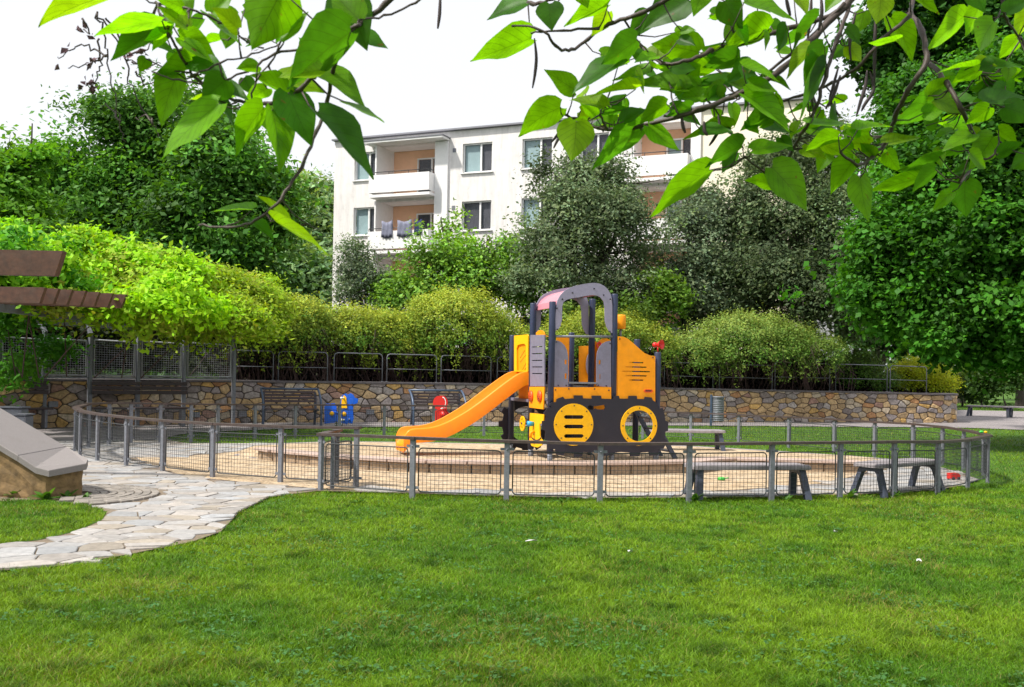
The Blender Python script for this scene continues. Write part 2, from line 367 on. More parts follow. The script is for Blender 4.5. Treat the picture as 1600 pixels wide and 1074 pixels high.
# ================================================================== THE GROUND
def groundmat(name, c1, c2, c3, s1=1.2, s2=14, bump=0.01, bs=60):
    M_ = bpy.data.materials.new(name); M_.use_nodes = True; t = M_.node_tree; L = t.links.new; b = t.nodes["Principled BSDF"]; b.inputs["Roughness"].default_value = 0.9; b.inputs["Specular IOR Level"].default_value = 0.2
    tc = nd(t, "ShaderNodeTexCoord"); n1 = nd(t, "ShaderNodeTexNoise"); n1.inputs["Scale"].default_value = s1; n1.inputs["Detail"].default_value = 7; n2 = nd(t, "ShaderNodeTexNoise"); n2.inputs["Scale"].default_value = s2; n2.inputs["Detail"].default_value = 8; n2.inputs["Roughness"].default_value = 0.75
    L(tc.outputs["Object"], n1.inputs[0]); L(tc.outputs["Object"], n2.inputs[0])
    r1 = nd(t, "ShaderNodeMapRange"); r1.inputs["From Min"].default_value = .35; r1.inputs["From Max"].default_value = .65; L(n1.outputs[0], r1.inputs[0])
    r2 = nd(t, "ShaderNodeMapRange"); r2.inputs["From Min"].default_value = .35; r2.inputs["From Max"].default_value = .7; L(n2.outputs[0], r2.inputs[0])
    m1 = nd(t, "ShaderNodeMixRGB"); m1.inputs[1].default_value = (*c1, 1); m1.inputs[2].default_value = (*c2, 1); L(r1.outputs[0], m1.inputs[0])
    m2 = nd(t, "ShaderNodeMixRGB"); m2.inputs[2].default_value = (*c3, 1); L(m1.outputs[0], m2.inputs[1]); L(r2.outputs[0], m2.inputs[0]); L(m2.outputs[0], b.inputs["Base Color"])
    n3 = nd(t, "ShaderNodeTexNoise"); n3.inputs["Scale"].default_value = bs; n3.inputs["Detail"].default_value = 6; L(tc.outputs["Object"], n3.inputs[0]); bp = nd(t, "ShaderNodeBump"); bp.inputs["Distance"].default_value = bump; L(n3.outputs[0], bp.inputs["Height"]); L(bp.outputs[0], b.inputs["Normal"])
    return M_
M['turf'] = groundmat('turf_soil', (0.055, 0.13, 0.012), (0.085, 0.17, 0.02), (0.04, 0.085, 0.012), 0.8, 9, 0.02, 40)
M['sand'] = groundmat('play_sand', (0.52, 0.40, 0.26), (0.58, 0.475, 0.345), (0.30, 0.205, 0.12), 1.3, 5, 0.16, 5)
M['mortarbed'] = groundmat('sandy_joint', (0.24, 0.19, 0.14), (0.20, 0.16, 0.12), (0.14, 0.11, 0.08), 2, 20, 0.01, 60)
# small stone setts: brick-like cells, worn
t_ = groundmat('setts', (0.34, 0.31, 0.31), (0.28, 0.255, 0.265), (0.20, 0.18, 0.18), 0.6, 6, 0.004, 90); M['setts'] = t_
nt_ = t_.node_tree; vo = nd(nt_, "ShaderNodeTexVoronoi", feature='DISTANCE_TO_EDGE'); vo.inputs["Scale"].default_value = 8; vo.inputs["Randomness"].default_value = 0.7; tc_ = nd(nt_, "ShaderNodeTexCoord"); nt_.links.new(tc_.outputs["Object"], vo.inputs[0])
rp = nd(nt_, "ShaderNodeMapRange"); rp.inputs["From Max"].default_value = 0.06; rp.inputs["To Min"].default_value = 0.45; nt_.links.new(vo.outputs[0], rp.inputs[0])
sc_ = nd(nt_, "ShaderNodeVectorMath", operation='SCALE'); b_ = nt_.nodes["Principled BSDF"]; lk = b_.inputs["Base Color"].links[0].from_socket; nt_.links.new(lk, sc_.inputs[0]); nt_.links.new(rp.outputs[0], sc_.inputs["Scale"]); nt_.links.new(sc_.outputs[0], b_.inputs["Base Color"])

PAVE_PX = [(-420, 930), (0, 893), (100, 885), (200, 868), (300, 848), (345, 832), (375, 800), (420, 778), (495, 768), (644, 772), (791, 776), (937, 779), (1076, 778.5), (1205, 777), (1312, 774), (1396, 771), (1465, 766), (1505, 759), (1530, 751),
           (1500, 739), (1420, 724), (1330, 713), (1250, 707), (1150, 701), (1060, 696), (790, 694), (640, 691), (520, 690), (430, 693), (300, 694), (262, 688), (262, 683), (300, 676), (430, 671), (600, 667), (800, 666), (1050, 665), (1300, 667), (1450, 668), (1520, 669), (1700, 676), (2100, 682), (2100, 652), (1700, 645), (1500, 641), (1485, 642), (1300, 645), (800, 645), (400, 646), (0, 655), (-420, 668)]
PAVE = GP(PAVE_PX)
ISL = GP([(-420, 790), (0, 785), (60, 783), (120, 789), (155, 797), (166, 803), (160, 814), (120, 832), (60, 846), (0, 853), (-420, 880)])
SAND = GP([(212, 716), (235, 729), (275, 741), (332, 750), (438, 760), (500, 765), (560, 767), (644, 768), (800, 771), (1000, 771), (1150, 767), (1280, 757), (1345, 743), (1385, 728), (1330, 715), (1250, 709), (1150, 703), (1060, 698), (790, 695.5), (640, 692.5), (520, 691.5), (440, 694.5), (425, 704), (380, 712), (300, 714)])
sheet('ground', [(-900, -30), (900, -30), (900, 1200), (-900, 1200)], M['turf'], -0.02)
sheet('paving', PAVE, M['setts'], 0.004)
sheet('sand', SAND, M['sand'], 0.012)
sheet('lawn_island', ISL, M['turf'], 0.012, cuts=False)

# crazy paving on the path in front of the fence and the strip inside it
FLAGP = GP([(-420, 930), (0, 893), (100, 885), (200, 868), (300, 848), (345, 832), (375, 800), (420, 778), (495, 768), (644, 772), (791, 776), (937, 779), (1076, 778.5), (1205, 777), (1312, 774), (1396, 771), (1465, 766), (1505, 759), (1530, 751), (1500, 739), (1420, 724), (1385, 729), (1345, 744), (1280, 758), (1150, 768), (1000, 772), (800, 772), (644, 769), (500, 766), (438, 761), (332, 751), (275, 742), (235, 730), (212, 717), (300, 714), (380, 712), (425, 703), (430, 693), (300, 695), (255, 688), (100, 690), (0, 700), (-200, 730), (-200, 790)])
sheet('path', FLAGP, M['mortarbed'], 0.009)
# curved drain of small setts beside the planter is left as a band of narrow stones
SP = 0.30; seeds = []
for yy in np.arange(6.5, 22, SP * 0.8):
    for xx in np.arange(-11, 9, SP * 1.15): seeds.append((xx + rng.uniform(-.19, .19), yy + rng.uniform(-.15, .15)))
seeds = np.array(seeds); keep = inpoly(seeds[:, 0], seeds[:, 1], FLAGP); near = keep.copy()
ok = [i for i in range(len(seeds)) if keep[i] or any(inpoly(np.array([seeds[i, 0] + dx]), np.array([seeds[i, 1] + dy]), FLAGP)[0] for dx, dy in ((.45, 0), (-.45, 0), (0, .45), (0, -.45)))]
CA = G(108, 776); sb = MB(); r_ = .30
while r_ < 1.05:
    a_ = -1.2; da = .17 / r_
    while a_ < 1.9:
        x_, y_ = CA.x + r_ * math.cos(a_), CA.y + r_ * math.sin(a_); sp_ = (800 + F_ * x_ / y_, )
        if not inpoly(np.array([x_]), np.array([y_]), ISL)[0]:
            g_ = rng.uniform(.5, .8); sb.box((x_, y_, .012 + rng.uniform(-.003, .004)), (.155, .082, .05), a_ + math.pi / 2, col=(.36 * g_, .32 * g_, .28 * g_))
        a_ += da
    r_ += .098
o = sb.build('setts_band', M['flag'], None, cols=True); tag(o, kind='structure')
S2 = seeds[ok]; cells = voronoi(S2, 0.013, 12, sx=.8); fl = MB()
for i, P in enumerate(cells):
    if P is None: continue
    cx, cy = S2[i]
    if not inpoly(np.array([cx]), np.array([cy]), FLAGP)[0] or inpoly(np.array([cx]), np.array([cy]), ISL)[0]: continue
    if math.hypot(cx - CA.x, cy - CA.y) < 1.02: continue
    P = chamfer(P, 0.06 + rng.uniform(0, .06)); A_ = np.array(P)
    rr_ = np.hypot(A_[:, 0] - CA.x, A_[:, 1] - CA.y); mm = rr_ < 1.08; A_[mm] = np.array([CA.x, CA.y]) + (A_[mm] - np.array([CA.x, CA.y])) * (1.08 / rr_[mm])[:, None]
    for _ in range(14):
        o_ = ~inpoly(A_[:, 0], A_[:, 1], PAVE) | inpoly(A_[:, 0], A_[:, 1], ISL)
        if not o_.any(): break
        A_[o_] = A_[o_] * .9 + np.array([cx, cy]) * .1
    P = [tuple(v) for v in A_]
    if max(math.hypot(a - cx, b - cy) for a, b in P) > 0.8: continue
    g = rng.uniform(.62, .90); w = rng.uniform(-.02, .03); col = ((0.40 + w) * g, (0.385) * g, (0.375 - w) * g)
    if rng.random() < .08: col = (0.38 * g, 0.33 * g, 0.27 * g)
    z0 = rng.uniform(.018, .026); tx, ty = rng.uniform(-.008, .008, 2); n = len(P); hv = lambda a, b: float(h(a, b))
    top = [(cx + (a - cx) * .96, cy + (b - cy) * .96, hv(a, b) + z0 + tx * (a - cx) + ty * (b - cy)) for a, b in P]
    bot = [(a, b, hv(a, b) + z0 - 0.022) for a, b in P]
    mid = [(a, b, t[2] - .005) for (a, b), t in zip(P, top)]
    fs = [tuple(range(n))] + [(n + k, n + (k + 1) % n, (k + 1) % n, k) for k in range(n)] + [(2 * n + k, 2 * n + (k + 1) % n, n + (k + 1) % n, n + k) for k in range(n)]
    fl.add(top + mid + bot, fs, col)
o = fl.build('flagstones', M['flag'], None, cols=True); tag(o, kind='structure')

# ================================================================== sandbox kerb
e = empty('sandbox_kerb', EDGE[6] - Vector((0, 0, 0)), 'curved low kerb of tan stone blocks capped with pinkish planks in the sand', 'kerb')
KP = smooth_pts([Vector((p.x, p.y, 0)) for p in EDGE], 6)
cum = [0.0]
for i in range(len(KP) - 1): cum.append(cum[-1] + (KP[i + 1] - KP[i]).length)
def kat(s):
    i = int(np.searchsorted(cum, s)) - 1; i = min(max(i, 0), len(KP) - 2); t = (s - cum[i]) / (cum[i + 1] - cum[i]); return KP[i].lerp(KP[i + 1], t), (KP[i + 1] - KP[i]).normalized()
s = 0.0; bl = MB(); pk = MB()
while s < cum[-1] - .1:
    w = 0.30 + rng.uniform(-.02, .05); w = min(w, cum[-1] - s); p, t = kat(s + w / 2); n = Vector((t.y, -t.x, 0))
    zz = -0.03 if KP[0].x + 0.6 < p.x else 0.02
    bl.box(p + n * .02 + Vector((0, 0, .063 + rng.uniform(-.003, .003))), (w - .014, .16 + rng.uniform(-.015, .01), .19), math.atan2(t.y, t.x) + rng.uniform(-.02, .02)); s += w
s = 0.0
while s < cum[-1] - .1:
    w = min(0.62, cum[-1] - s); p, t = kat(s + w / 2)
    n = Vector((t.y, -t.x, 0)); pk.box(p - n * .06 + Vector((0, 0, .183 + rng.uniform(-.002, .002))), (w - .006, .42, .038), math.atan2(t.y, t.x)); s += w
bl.build('block_course', M['block'], e); pk.build('plank_cap', M['plank'], e)

# ================================================================== STONE WALL
WPX = [(-260, 682, 590), (68, 669, 592), (220, 665, 593), (400, 661, 594.5), (600, 660, 597), (800, 659.5, 600), (1050, 660, 606), (1200, 660, 609), (1300, 660, 611), (1400, 660.5, 613), (1462, 661, 615)]
WP = []; WZ = []
for a, b, c in WPX:
    p = G(a, b); WP.append(Vector((p.x, p.y, 0))); WZ.append(EYE + (ray(a, c) * (p.y / ray(a, c).y)).z)
for dx, dy in ((0.95, .55), (1.25, 1.5), (1.1, 2.8), (.3, 4.2)):
    WP.append(WP[10] + Vector((dx, dy, 0))); WZ.append(WZ[10])
WS = smooth_pts([Vector((p.x, p.y, z)) for p, z in zip(WP, WZ)], 10)
wc = [0.0]
for i in range(len(WS) - 1): wc.append(wc[-1] + math.hypot(WS[i + 1].x - WS[i].x, WS[i + 1].y - WS[i].y))
wx = np.array([p.x for p in WS]); wy = np.array([p.y for p in WS]); wz = np.array([p.z for p in WS]); wcu = np.array(wc)
def wat(u):
    x, y, z = np.interp(u, wcu, wx), np.interp(u, wcu, wy), np.interp(u, wcu, wz); d = 0.05
    tx = np.interp(min(u + d, wc[-1]), wcu, wx) - np.interp(max(u - d, 0), wcu, wx); ty = np.interp(min(u + d, wc[-1]), wcu, wy) - np.interp(max(u - d, 0), wcu, wy)
    L_ = math.hypot(tx, ty); return Vector((x, y, 0)), Vector((tx / L_, ty / L_, 0)), float(z)
wl = empty('stone_wall', WP[5], 'long curved retaining wall of tan, grey and rust field stones behind the playground', 'stone wall')
bm_ = MB(); us = np.arange(0, wc[-1], .35); us = np.append(us, wc[-1]); prof = []
for u in us:
    p, t, z = wat(u); n = Vector((t.y, -t.x, 0)); prof.append([p + Vector((0, 0, -.1)), p + Vector((0, 0, z - .05)), p - n * .42 + Vector((0, 0, z - .05)), p - n * .42 + Vector((0, 0, -.1))])
vs = [q for r in prof for q in r]; fs = [(i * 4 + k, (i + 1) * 4 + k, (i + 1) * 4 + k + 1, i * 4 + k + 1) for i in range(len(prof) - 1) for k in range(3)]
nE = (len(prof) - 1) * 4; fs += [(0, 1, 2, 3), (nE, nE + 3, nE + 2, nE + 1)]
bm_.add(vs, fs); bm_.build('mortar_core', M['mortar'], wl)
st = MB(); sds = []
zz = -0.1; row = 0
while zz < 1.5:
    x = rng.uniform(0, .3)
    while x < wc[-1]: sds.append((x, zz + rng.uniform(-.07, .07))); x += rng.uniform(.20, .60)
    zz += .175; row += 1
sds = np.array(sds); cells = voronoi(sds, 0.013, 16, sx=0.60)
PAL = [((.42, .29, .15), 5), ((.36, .25, .135), 5), ((.25, .215, .21), 4), ((.30, .265, .245), 3), ((.38, .20, .09), 1.5), ((.48, .30, .10), 2), ((.17, .14, .13), 1.5), ((.30, .18, .14), 1.2), ((.45, .37, .27), 2)]
pw = np.array([w for _, w in PAL]); pw /= pw.sum()
def clipz(P, zc, keep_below):
    Q = []
    for k in range(len(P)):
        a, b = P[k], P[(k + 1) % len(P)]; da = (a[1] - zc) * (1 if keep_below else -1); db = (b[1] - zc) * (1 if keep_below else -1)
        if da <= 0: Q.append(a)
        if da * db < 0: t = da / (da - db); Q.append((a[0] + (b[0] - a[0]) * t, a[1] + (b[1] - a[1]) * t))
    return Q
for i, P in enumerate(cells):
    if P is None: continue
    u, z = sds[i]
    zt = wat(min(max(u, 0), wc[-1]))[2] - .06
    P = clipz(P, zt, True); P = clipz(P, -0.05, False) if len(P) > 2 else P
    if len(P) < 3: continue
    P = [(min(max(a, 0.0), wc[-1]), b) for a, b in P]
    A = abs(sum(P[k][0] * P[(k + 1) % len(P)][1] - P[(k + 1) % len(P)][0] * P[k][1] for k in range(len(P)))) / 2
    if A < .004: continue
    P = chamfer(P, .06 + rng.uniform(0, .08)); cu = sum(a for a, b in P) / len(P); cz = sum(b for a, b in P) / len(P); dp = rng.uniform(.02, .055); tu, tz = rng.uniform(-.07, .07, 2)
    c = PAL[rng.choice(len(PAL), p=pw)][0]; g = rng.uniform(.95, 1.5); c = tuple(min(v * g, .8) for v in c)
    def wp(a, b, d):
        p, t, _ = wat(a); return p + Vector((t.y, -t.x, 0)) * d + Vector((0, 0, b))
    n = len(P)
    r0 = [wp(a, b, -.01) for a, b in P]; r1 = [wp(cu + (a - cu) * .95, cz + (b - cz) * .94, dp * .7 + tu * (a - cu) + tz * (b - cz)) for a, b in P]
    r2 = [wp(cu + (a - cu) * .72, cz + (b - cz) * .7, dp + tu * (a - cu) * .8 + rng.uniform(-.006, .006)) for a, b in P]
    fs = [(k, (k + 1) % n, n + (k + 1) % n, n + k) for k in range(n)] + [(n + k, n + (k + 1) % n, 2 * n + (k + 1) % n, 2 * n + k) for k in range(n)] + [tuple(2 * n + k for k in range(n))]
    st.add(r0 + r1 + r2, fs, c)
st.build('stone_facing', M['stone'], wl, cols=True)
cp = MB(); u = 0.0
while u < wc[-1] - .05:
    L_ = min(.95 + rng.uniform(-.1, .1), wc[-1] - u); k = 4; pr = []
    for q in range(k + 1):
        p, t, z = wat(u + .004 + (L_ - .008) * q / k); n = Vector((t.y, -t.x, 0)); dz = rng.uniform(-.001, .001)
        pr += [p + n * .075 + Vector((0, 0, z - .062)), p + n * .075 + Vector((0, 0, z - .004)), p + n * .068 + Vector((0, 0, z)), p - n * .47 + Vector((0, 0, z)), p - n * .47 + Vector((0, 0, z - .062))]
    fs = [(i * 5 + q, (i + 1) * 5 + q, (i + 1) * 5 + (q + 1) % 5, i * 5 + (q + 1) % 5) for i in range(k) for q in range(5)] + [(0, 1, 2, 3, 4), tuple(k * 5 + q for q in (4, 3, 2, 1, 0))]
    cp.add(pr, fs); u += L_
cp.build('capstones', M['capstone'], wl)
# the small square lights set in the wall
for px, py, w in ((312, 648, 10), (384, 647, 13), (585, 644, 11), (91, 632, 9)):
    best = min(range(len(us)), key=lambda i: abs((us_p := wat(us[i])[0]).x / us_p.y - (px - 800) / F_)); p, t, z = wat(us[best]); n = Vector((t.y, -t.x, 0))
    q = EYEV + ray(px, py) * (p.y / ray(px, py).y)
    lb = MB(); lb.box((p.x + n.x * .055, p.y + n.y * .055, q.z), (.24, .09, .15), math.atan2(t.y, t.x)); lb.build('wall_light', M['steel'], wl)
# earth the wall holds up
RB = [tuple((wat(u)[0] - Vector((wat(u)[1].y, -wat(u)[1].x, 0)) * .40)[:2]) for u in np.arange(0, wc[-1], .6)]
RBO = RB + [(8, 52), (-30, 50), (-30, 20)]
rb = MB(); rb.plate(RBO, [], lambda a, b, t: Vector((a, b, t)), -.3, 1.02); tag(rb.build('raised_ground', M['turf']), kind='structure')

# ================================================================== PLAYGROUND FENCE
RRUN = [(526, 757, 671), (501, 767, 677), (644, 778, 683), (791, 782, 688), (937, 785, 692), (1076, 784, 692), (1205, 783, 691), (1312, 780, 690), (1396, 777, 689), (1465, 771, 689), (1512, 763, 686), (1543, 753, 680), (1536, 745, 677.5), (1505, 735, 671), (1472, 728, 666), (1426, 721, 661.6), (1366, 714, 658.5), (1303, 707, 654.5), (1232, 699, 651), (1154, 693, 647.5), (1079, 688, 644.5), (1004, 685, 641.5), (935, 683, 639), (865, 682, 637.5), (797, 681, 636), (756, 680.5, 635), (677, 680, 633.5), (600, 680, 632.5), (530, 681, 632), (461, 683, 632), (398, 686, 631.5), (340, 689, 631), (298, 691, 630.5), (250, 692.5, 629.8), (204, 694, 629), (170, 696, 628.6), (138, 701, 630), (117, 707, 636), (125, 715, 641), (152, 722, 646), (197, 730, 651), (254, 738, 656), (332, 747, 661), (438, 755, 665), (556, 762, 667)]
def fence_pt(a, b, c):
    p = G(a, b); r = ray(a, c); return Vector((p.x, p.y, 0)), EYE + r.z * p.y
def panel(mb, A, B, z0a, z0b, z1a, z1b, cell=.05, rr=.0085, wr=.003, inset=.075, cr=.05):
    d = B - A; L_ = d.length; t = d / L_; z0 = lambda s: z0a + (z0b - z0a) * s / L_; z1 = lambda s: z1a + (z1b - z1a) * s / L_
    a, b = inset, L_ - inset
    if b - a < .1: return
    r = cr; P = []
    for cx, top, a0 in ((a + r, 0, 180), (b - r, 0, 270), (b - r, 1, 0), (a + r, 1, 90)):
        for k in range(5):
            th = math.radians(a0 + 90 * k / 4); s_ = cx + r * math.cos(th); zc = (z1(cx) - r) if top else (z0(cx) + r); P.append(A + t * s_ + Vector((0, 0, zc + r * math.sin(th))))
    P.append(P[0]); mb.tube(P, rr, 5)
    n = max(int((b - a) / cell), 2)
    for k in range(1, n): s_ = a + (b - a) * k / n; p = A + t * s_; mb.tube([p + Vector((0, 0, z0(s_))), p + Vector((0, 0, z1(s_)))], wr, 3, cap=False)
    n = int((z1a - z0a) / cell)
    for k in range(1, n): f = k / n; mb.tube([A + t * a + Vector((0, 0, z0(a) * (1 - f) + z1(a) * f)), A + t * b + Vector((0, 0, z0(b) * (1 - f) + z1(b) * f))], wr, 3, cap=False)
def fence(run, label):
    pts = [fence_pt(*r) for r in run]; root = empty('playground_fence', pts[3][0], label, 'fence')
    for i, (p, z) in enumerate(pts):
        a = pts[max(i - 1, 0)][0]; b = pts[min(i + 1, len(pts) - 1)][0]; t = (b - a); rz = math.atan2(t.y, t.x)
        mb = MB(); wz_ = .068; mb.box(p + Vector((0, 0, (z - .03 - .12) / 2)), (wz_, .05, z - .03 + .12), rz)
        mb.box(p + Vector((0, 0, .62 * z / .73)), (.17, .012, .035), rz); mb.box(p + Vector((0, 0, .13)), (.17, .012, .035), rz)
        for s_ in (-1, 1): mb.disc(p + Vector((math.sin(rz) * .03 * s_, -math.cos(rz) * .03 * s_, .62 * z / .73)), (math.sin(rz), -math.cos(rz), 0), .01, .012, 8)
        mb.build('post', M['steel'], root)
    for i in range(len(pts) - 1):
        (p, z), (q, y) = pts[i], pts[i + 1]; mb = MB(); panel(mb, p, q, .075, .075, z - .135, y - .135)
        if mb.v: mb.build('mesh_panel', M['darksteel'], root)
    mb = MB(); R_ = [p + Vector((0, 0, z - .014)) for p, z in pts]
    for i in range(len(R_) - 1):
        a, b = R_[i], R_[i + 1]; d = (b - a).normalized(); mb.strip([a - d * .045, a.lerp(b, .5) + Vector((0, 0, rng.uniform(-.004, .004))), b + d * .045], .115, .034 + .0006 * (i % 3))
    mb.build('handrail', M['rail'], root); return root
fence(RRUN, 'low oval playground fence of steel mesh panels with weathered wooden handrail around the sandbox')
# the leaf of the gate that stands open at the entrance
gA, gB = G(519, 765), G(549, 759)
gr = empty('entrance_gate', gA, 'open mesh gate leaf with rounded frame at the entrance gap in the low fence', 'gate')
mb = MB(); panel(mb, Vector((gA.x, gA.y, 0)), Vector((gB.x, gB.y, 0)), .1, .1, .62, .62, cell=.04, rr=.011, inset=.03); mb.build('gate_leaf', M['darksteel'], gr)
mb = MB(); mb.box(gA + Vector((0, 0, .36)), (.05, .05, .72)); mb.build('post', M['steel'], gr)

# ================================================================== RAILS ON THE WALL
rails = [(432, 439, 514, 568, 0), (517, 525, 601, 570, 1), (600, 608, 684, 573, 2), (686, 693, 770, 576, 3), (772, 780, 0, 578, 4)]
def railing(ua, ub, zt, label, mid=None):
    (p, t, z), (q, _, z2) = wat(ua), wat(ub); n = Vector((t.y, -t.x, 0)); p = p - n * .22; q = q - n * .22
    root = empty('guard_rail', p + Vector((0, 0, z)), label, 'railing', 'steel guard rails along the top of the stone wall')
    d = (q - p).normalized(); r = .10; a = p + Vector((0, 0, z + zt)); b = q + Vector((0, 0, z2 + zt))
    mb = MB(); mb.tube([p + Vector((0, 0, z - .02)), a - Vector((0, 0, r)), a + d * r * .3 - Vector((0, 0, r * .3)), a + d * r, b - d * r, b - d * r * .3 - Vector((0, 0, r * .3)), b - Vector((0, 0, r)), q + Vector((0, 0, z2 - .02))], .017, 8); mb.build('rail_frame', M['steel'], root)
    if mid:
        mb = MB(); mb.tube([p + d * .02 + Vector((0, 0, z + mid)), q - d * .02 + Vector((0, 0, z2 + mid))], .013, 6); mb.build('mid_rail', M['steel'], root)
    for f in (p + Vector((0, 0, z)), q + Vector((0, 0, z2))):
        mb = MB(); mb.disc(f + Vector((0, 0, .008)), (0, 0, 1), .05, .012, 12); mb.build('foot_plate', M['steel'], root)
def u_at_px(px): return min(np.arange(0, wc[-1], .03), key=lambda u: abs((800 + F_ * (wat(u)[0].x * RV.x) / wat(u)[0].y) - px) + (1000 if u > wcu[100] + 3 else 0))
seq = [(365, 432), (439, 515), (524, 600), (608, 685), (693, 771), (780, 862), (870, 953), (961, 1036), (1043, 1119), (1130, 1212)]
lab = ['guard rail half hidden in dark twigs next to the pergola end', 'guard rail above the left park bench on the stone wall', 'guard rail above the blue spring rider on the stone wall', 'guard rail above the gap left of the right park bench', 'guard rail above the right park bench on the stone wall', 'guard rail behind the top of the orange slide', 'guard rail behind the tractor cabin', 'guard rail behind the red horn of the tractor', 'guard rail above the waste bin on the stone wall', 'guard rail under the dark twigs right of the waste bin']
for (a, b), l in zip(seq, lab): railing(u_at_px(a), u_at_px(b), .86, l, mid=.40)
for (a, b), l in zip([(1217, 1302), (1311, 1392), (1397, 1454)], ['tall two-bar guard rail partly swallowed by the right end of the hedge', 'tall two-bar guard rail standing clear beside the yellow-green shrub', 'tall two-bar guard rail in front of the rounded yellow shrub at the wall end']): railing(u_at_px(a), u_at_px(b), .98, l, mid=.46)
# ================================================================== PLAY TRACTOR
Bp = G(859, 721, TZ); E1 = Vector((.95, .312, 0)).normalized(); E2 = Vector((-E1.y, E1.x, 0))
SPl = Plane((Bp.x, Bp.y), E1); EPl = Plane((Bp.x, Bp.y), E2)          # side plane (u, t = 0) and end plane (t)
Z5 = lambda x, y: (780 + x / 3.357, 420 + y / 3.357)
class Off(Plane):
    pass
def side(t=0.0): return Plane((Bp.x + E2.x * t, Bp.y + E2.y * t), E1)
def fS(t): return lambda a, b, k: Vector((Bp.x, Bp.y, 0)) + E1 * a + E2 * (t + k) + Vector((0, 0, b))
def fE(u): return lambda a, b, k: Vector((Bp.x, Bp.y, 0)) + E2 * a + E1 * (u + k) + Vector((0, 0, b))
def sz(pts, t=0.0): P = side(t); return [P.uz(*Z5(x, y)) for x, y in pts]
def ez(pts): return [EPl.uz(*Z5(x, y)) for x, y in pts]
TD = 0.937; TR = 2.03; S_C = 1.085; S_D = 1.886; S_G = 1.14
tr = empty('play_tractor', (Bp.x + E1.x * .9 + E2.x * .5, Bp.y + E1.y * .9 + E2.y * .5, TZ), 'orange, grey and black climbing frame shaped like a bulldozer with an orange slide', 'play structure')
def P3(u, t, z): return Vector((Bp.x, Bp.y, 0)) + E1 * u + E2 * t + Vector((0, 0, z))
def post(u, t, ztop, r=.055, slope=True):
    mb = MB(); mb.tube([P3(u, t, TZ - .1), P3(u, t, TZ + .16)], r * .8, 14); f = mb.build('post_foot', M['steel'], None)
    mb = MB(); mb.tube([P3(u, t, TZ + .13), P3(u, t, ztop - .015), P3(u, t, ztop - .003), P3(u, t, ztop)], [r, r, r * .93, r * .75], 18); p = mb.build('post', M['post'], tr)
    f.parent = p; f.data.transform(Matrix.Translation(-world_loc(p)))
zB = SPl.uz(*Z5(272, 172))[1]; zC = SPl.uz(*Z5(605, 133))[1]; zD = SPl.uz(*Z5(830, 438))[1]
post(0, 0, zB); post(0, TD, zB + .03); post(S_C, 0, zC); post(S_C, TD, zC - .02); post(S_D, 0, zD)
post(S_D + .06, TD, zD + .24); post(0, TR, zB - .48); post(S_G, TR, zB - .40)
def bolts(pts, t, r=.011, plane='s', n0=None):
    for a, b in pts:
        mb = MB(); mb.disc(fS(t)(a, b, 0) if plane == 's' else fE(t)(a, b, 0), E2 if plane == 's' else E1, r, .016, 8); mb.build('bolt', M['black'], tr)
# black caterpillar side panel with toothed outline
OUT = [(300, 700), (303, 684), (335, 672), (345, 684), (393, 680), (393, 665), (438, 665), (440, 680), (487, 682), (487, 666), (535, 666), (537, 682), (600, 684), (603, 667), (628, 667), (632, 682), (678, 682), (680, 667), (722, 667), (724, 684), (762, 684), (765, 672), (800, 676), (806, 690), (830, 705), (838, 735), (858, 730), (868, 765), (872, 800), (888, 805), (886, 850), (872, 855), (868, 892), (882, 905), (862, 945), (838, 945), (834, 978), (790, 982), (785, 962), (740, 965), (736, 985), (690, 985), (686, 965), (640, 962), (600, 965), (596, 980), (550, 982), (545, 962), (440, 962), (436, 985), (395, 988), (390, 965), (345, 960), (338, 982), (300, 975), (295, 948), (262, 945), (266, 905), (240, 900), (243, 850), (225, 845), (225, 800), (243, 797), (248, 772), (233, 760), (252, 733), (277, 727), (262, 712), (278, 700)]
TP = -.085
c1 = sz([(390, 818)], TP)[0]; c2 = sz([(732, 824)], TP)[0]; k_ = (sz([(490, 818)], TP)[0][0] - c1[0]); kr = k_ / 100
hnd = sz([(462, 728), (472, 716), (505, 722), (552, 714), (557, 730), (548, 740), (515, 738), (505, 733), (490, 741), (468, 739)], TP)
mb = MB(); mb.plate(sz(OUT, TP), [circle(*c1, 84 * kr, 26), circle(*c2, 80 * kr, 26), hnd], fS(TP), 0, .022); sp = mb.build('track_panel', M['black'], tr)
sl = [slot(*(lambda q: (q[0][0], q[1][0], q[0][1], 9 * kr))(sz([(346, y), (434, y)], TP))) for y in (778, 828, 878)]
mb = MB(); mb.plate(circle(*c1, 102 * kr, 44), sl, fS(TP), -.016, .0); mb.build('wheel_disc', M['yellow'], tr)
mb = MB(); mb.plate(circle(*c2, 99 * kr, 44), [circle(*c2, 77 * kr, 40)], fS(TP), -.016, .0); mb.build('wheel_ring', M['yellow'], tr)
bolts([(c1[0] + 92 * kr * math.cos(a), c1[1] + 92 * kr * math.sin(a)) for a in np.arange(8) * math.pi / 4 + math.pi / 2], TP - .018, .010)
bolts([(c2[0] + 88 * kr * math.cos(a), c2[1] + 88 * kr * math.sin(a)) for a in np.arange(8) * math.pi / 4 + math.pi / 2], TP - .018, .010)
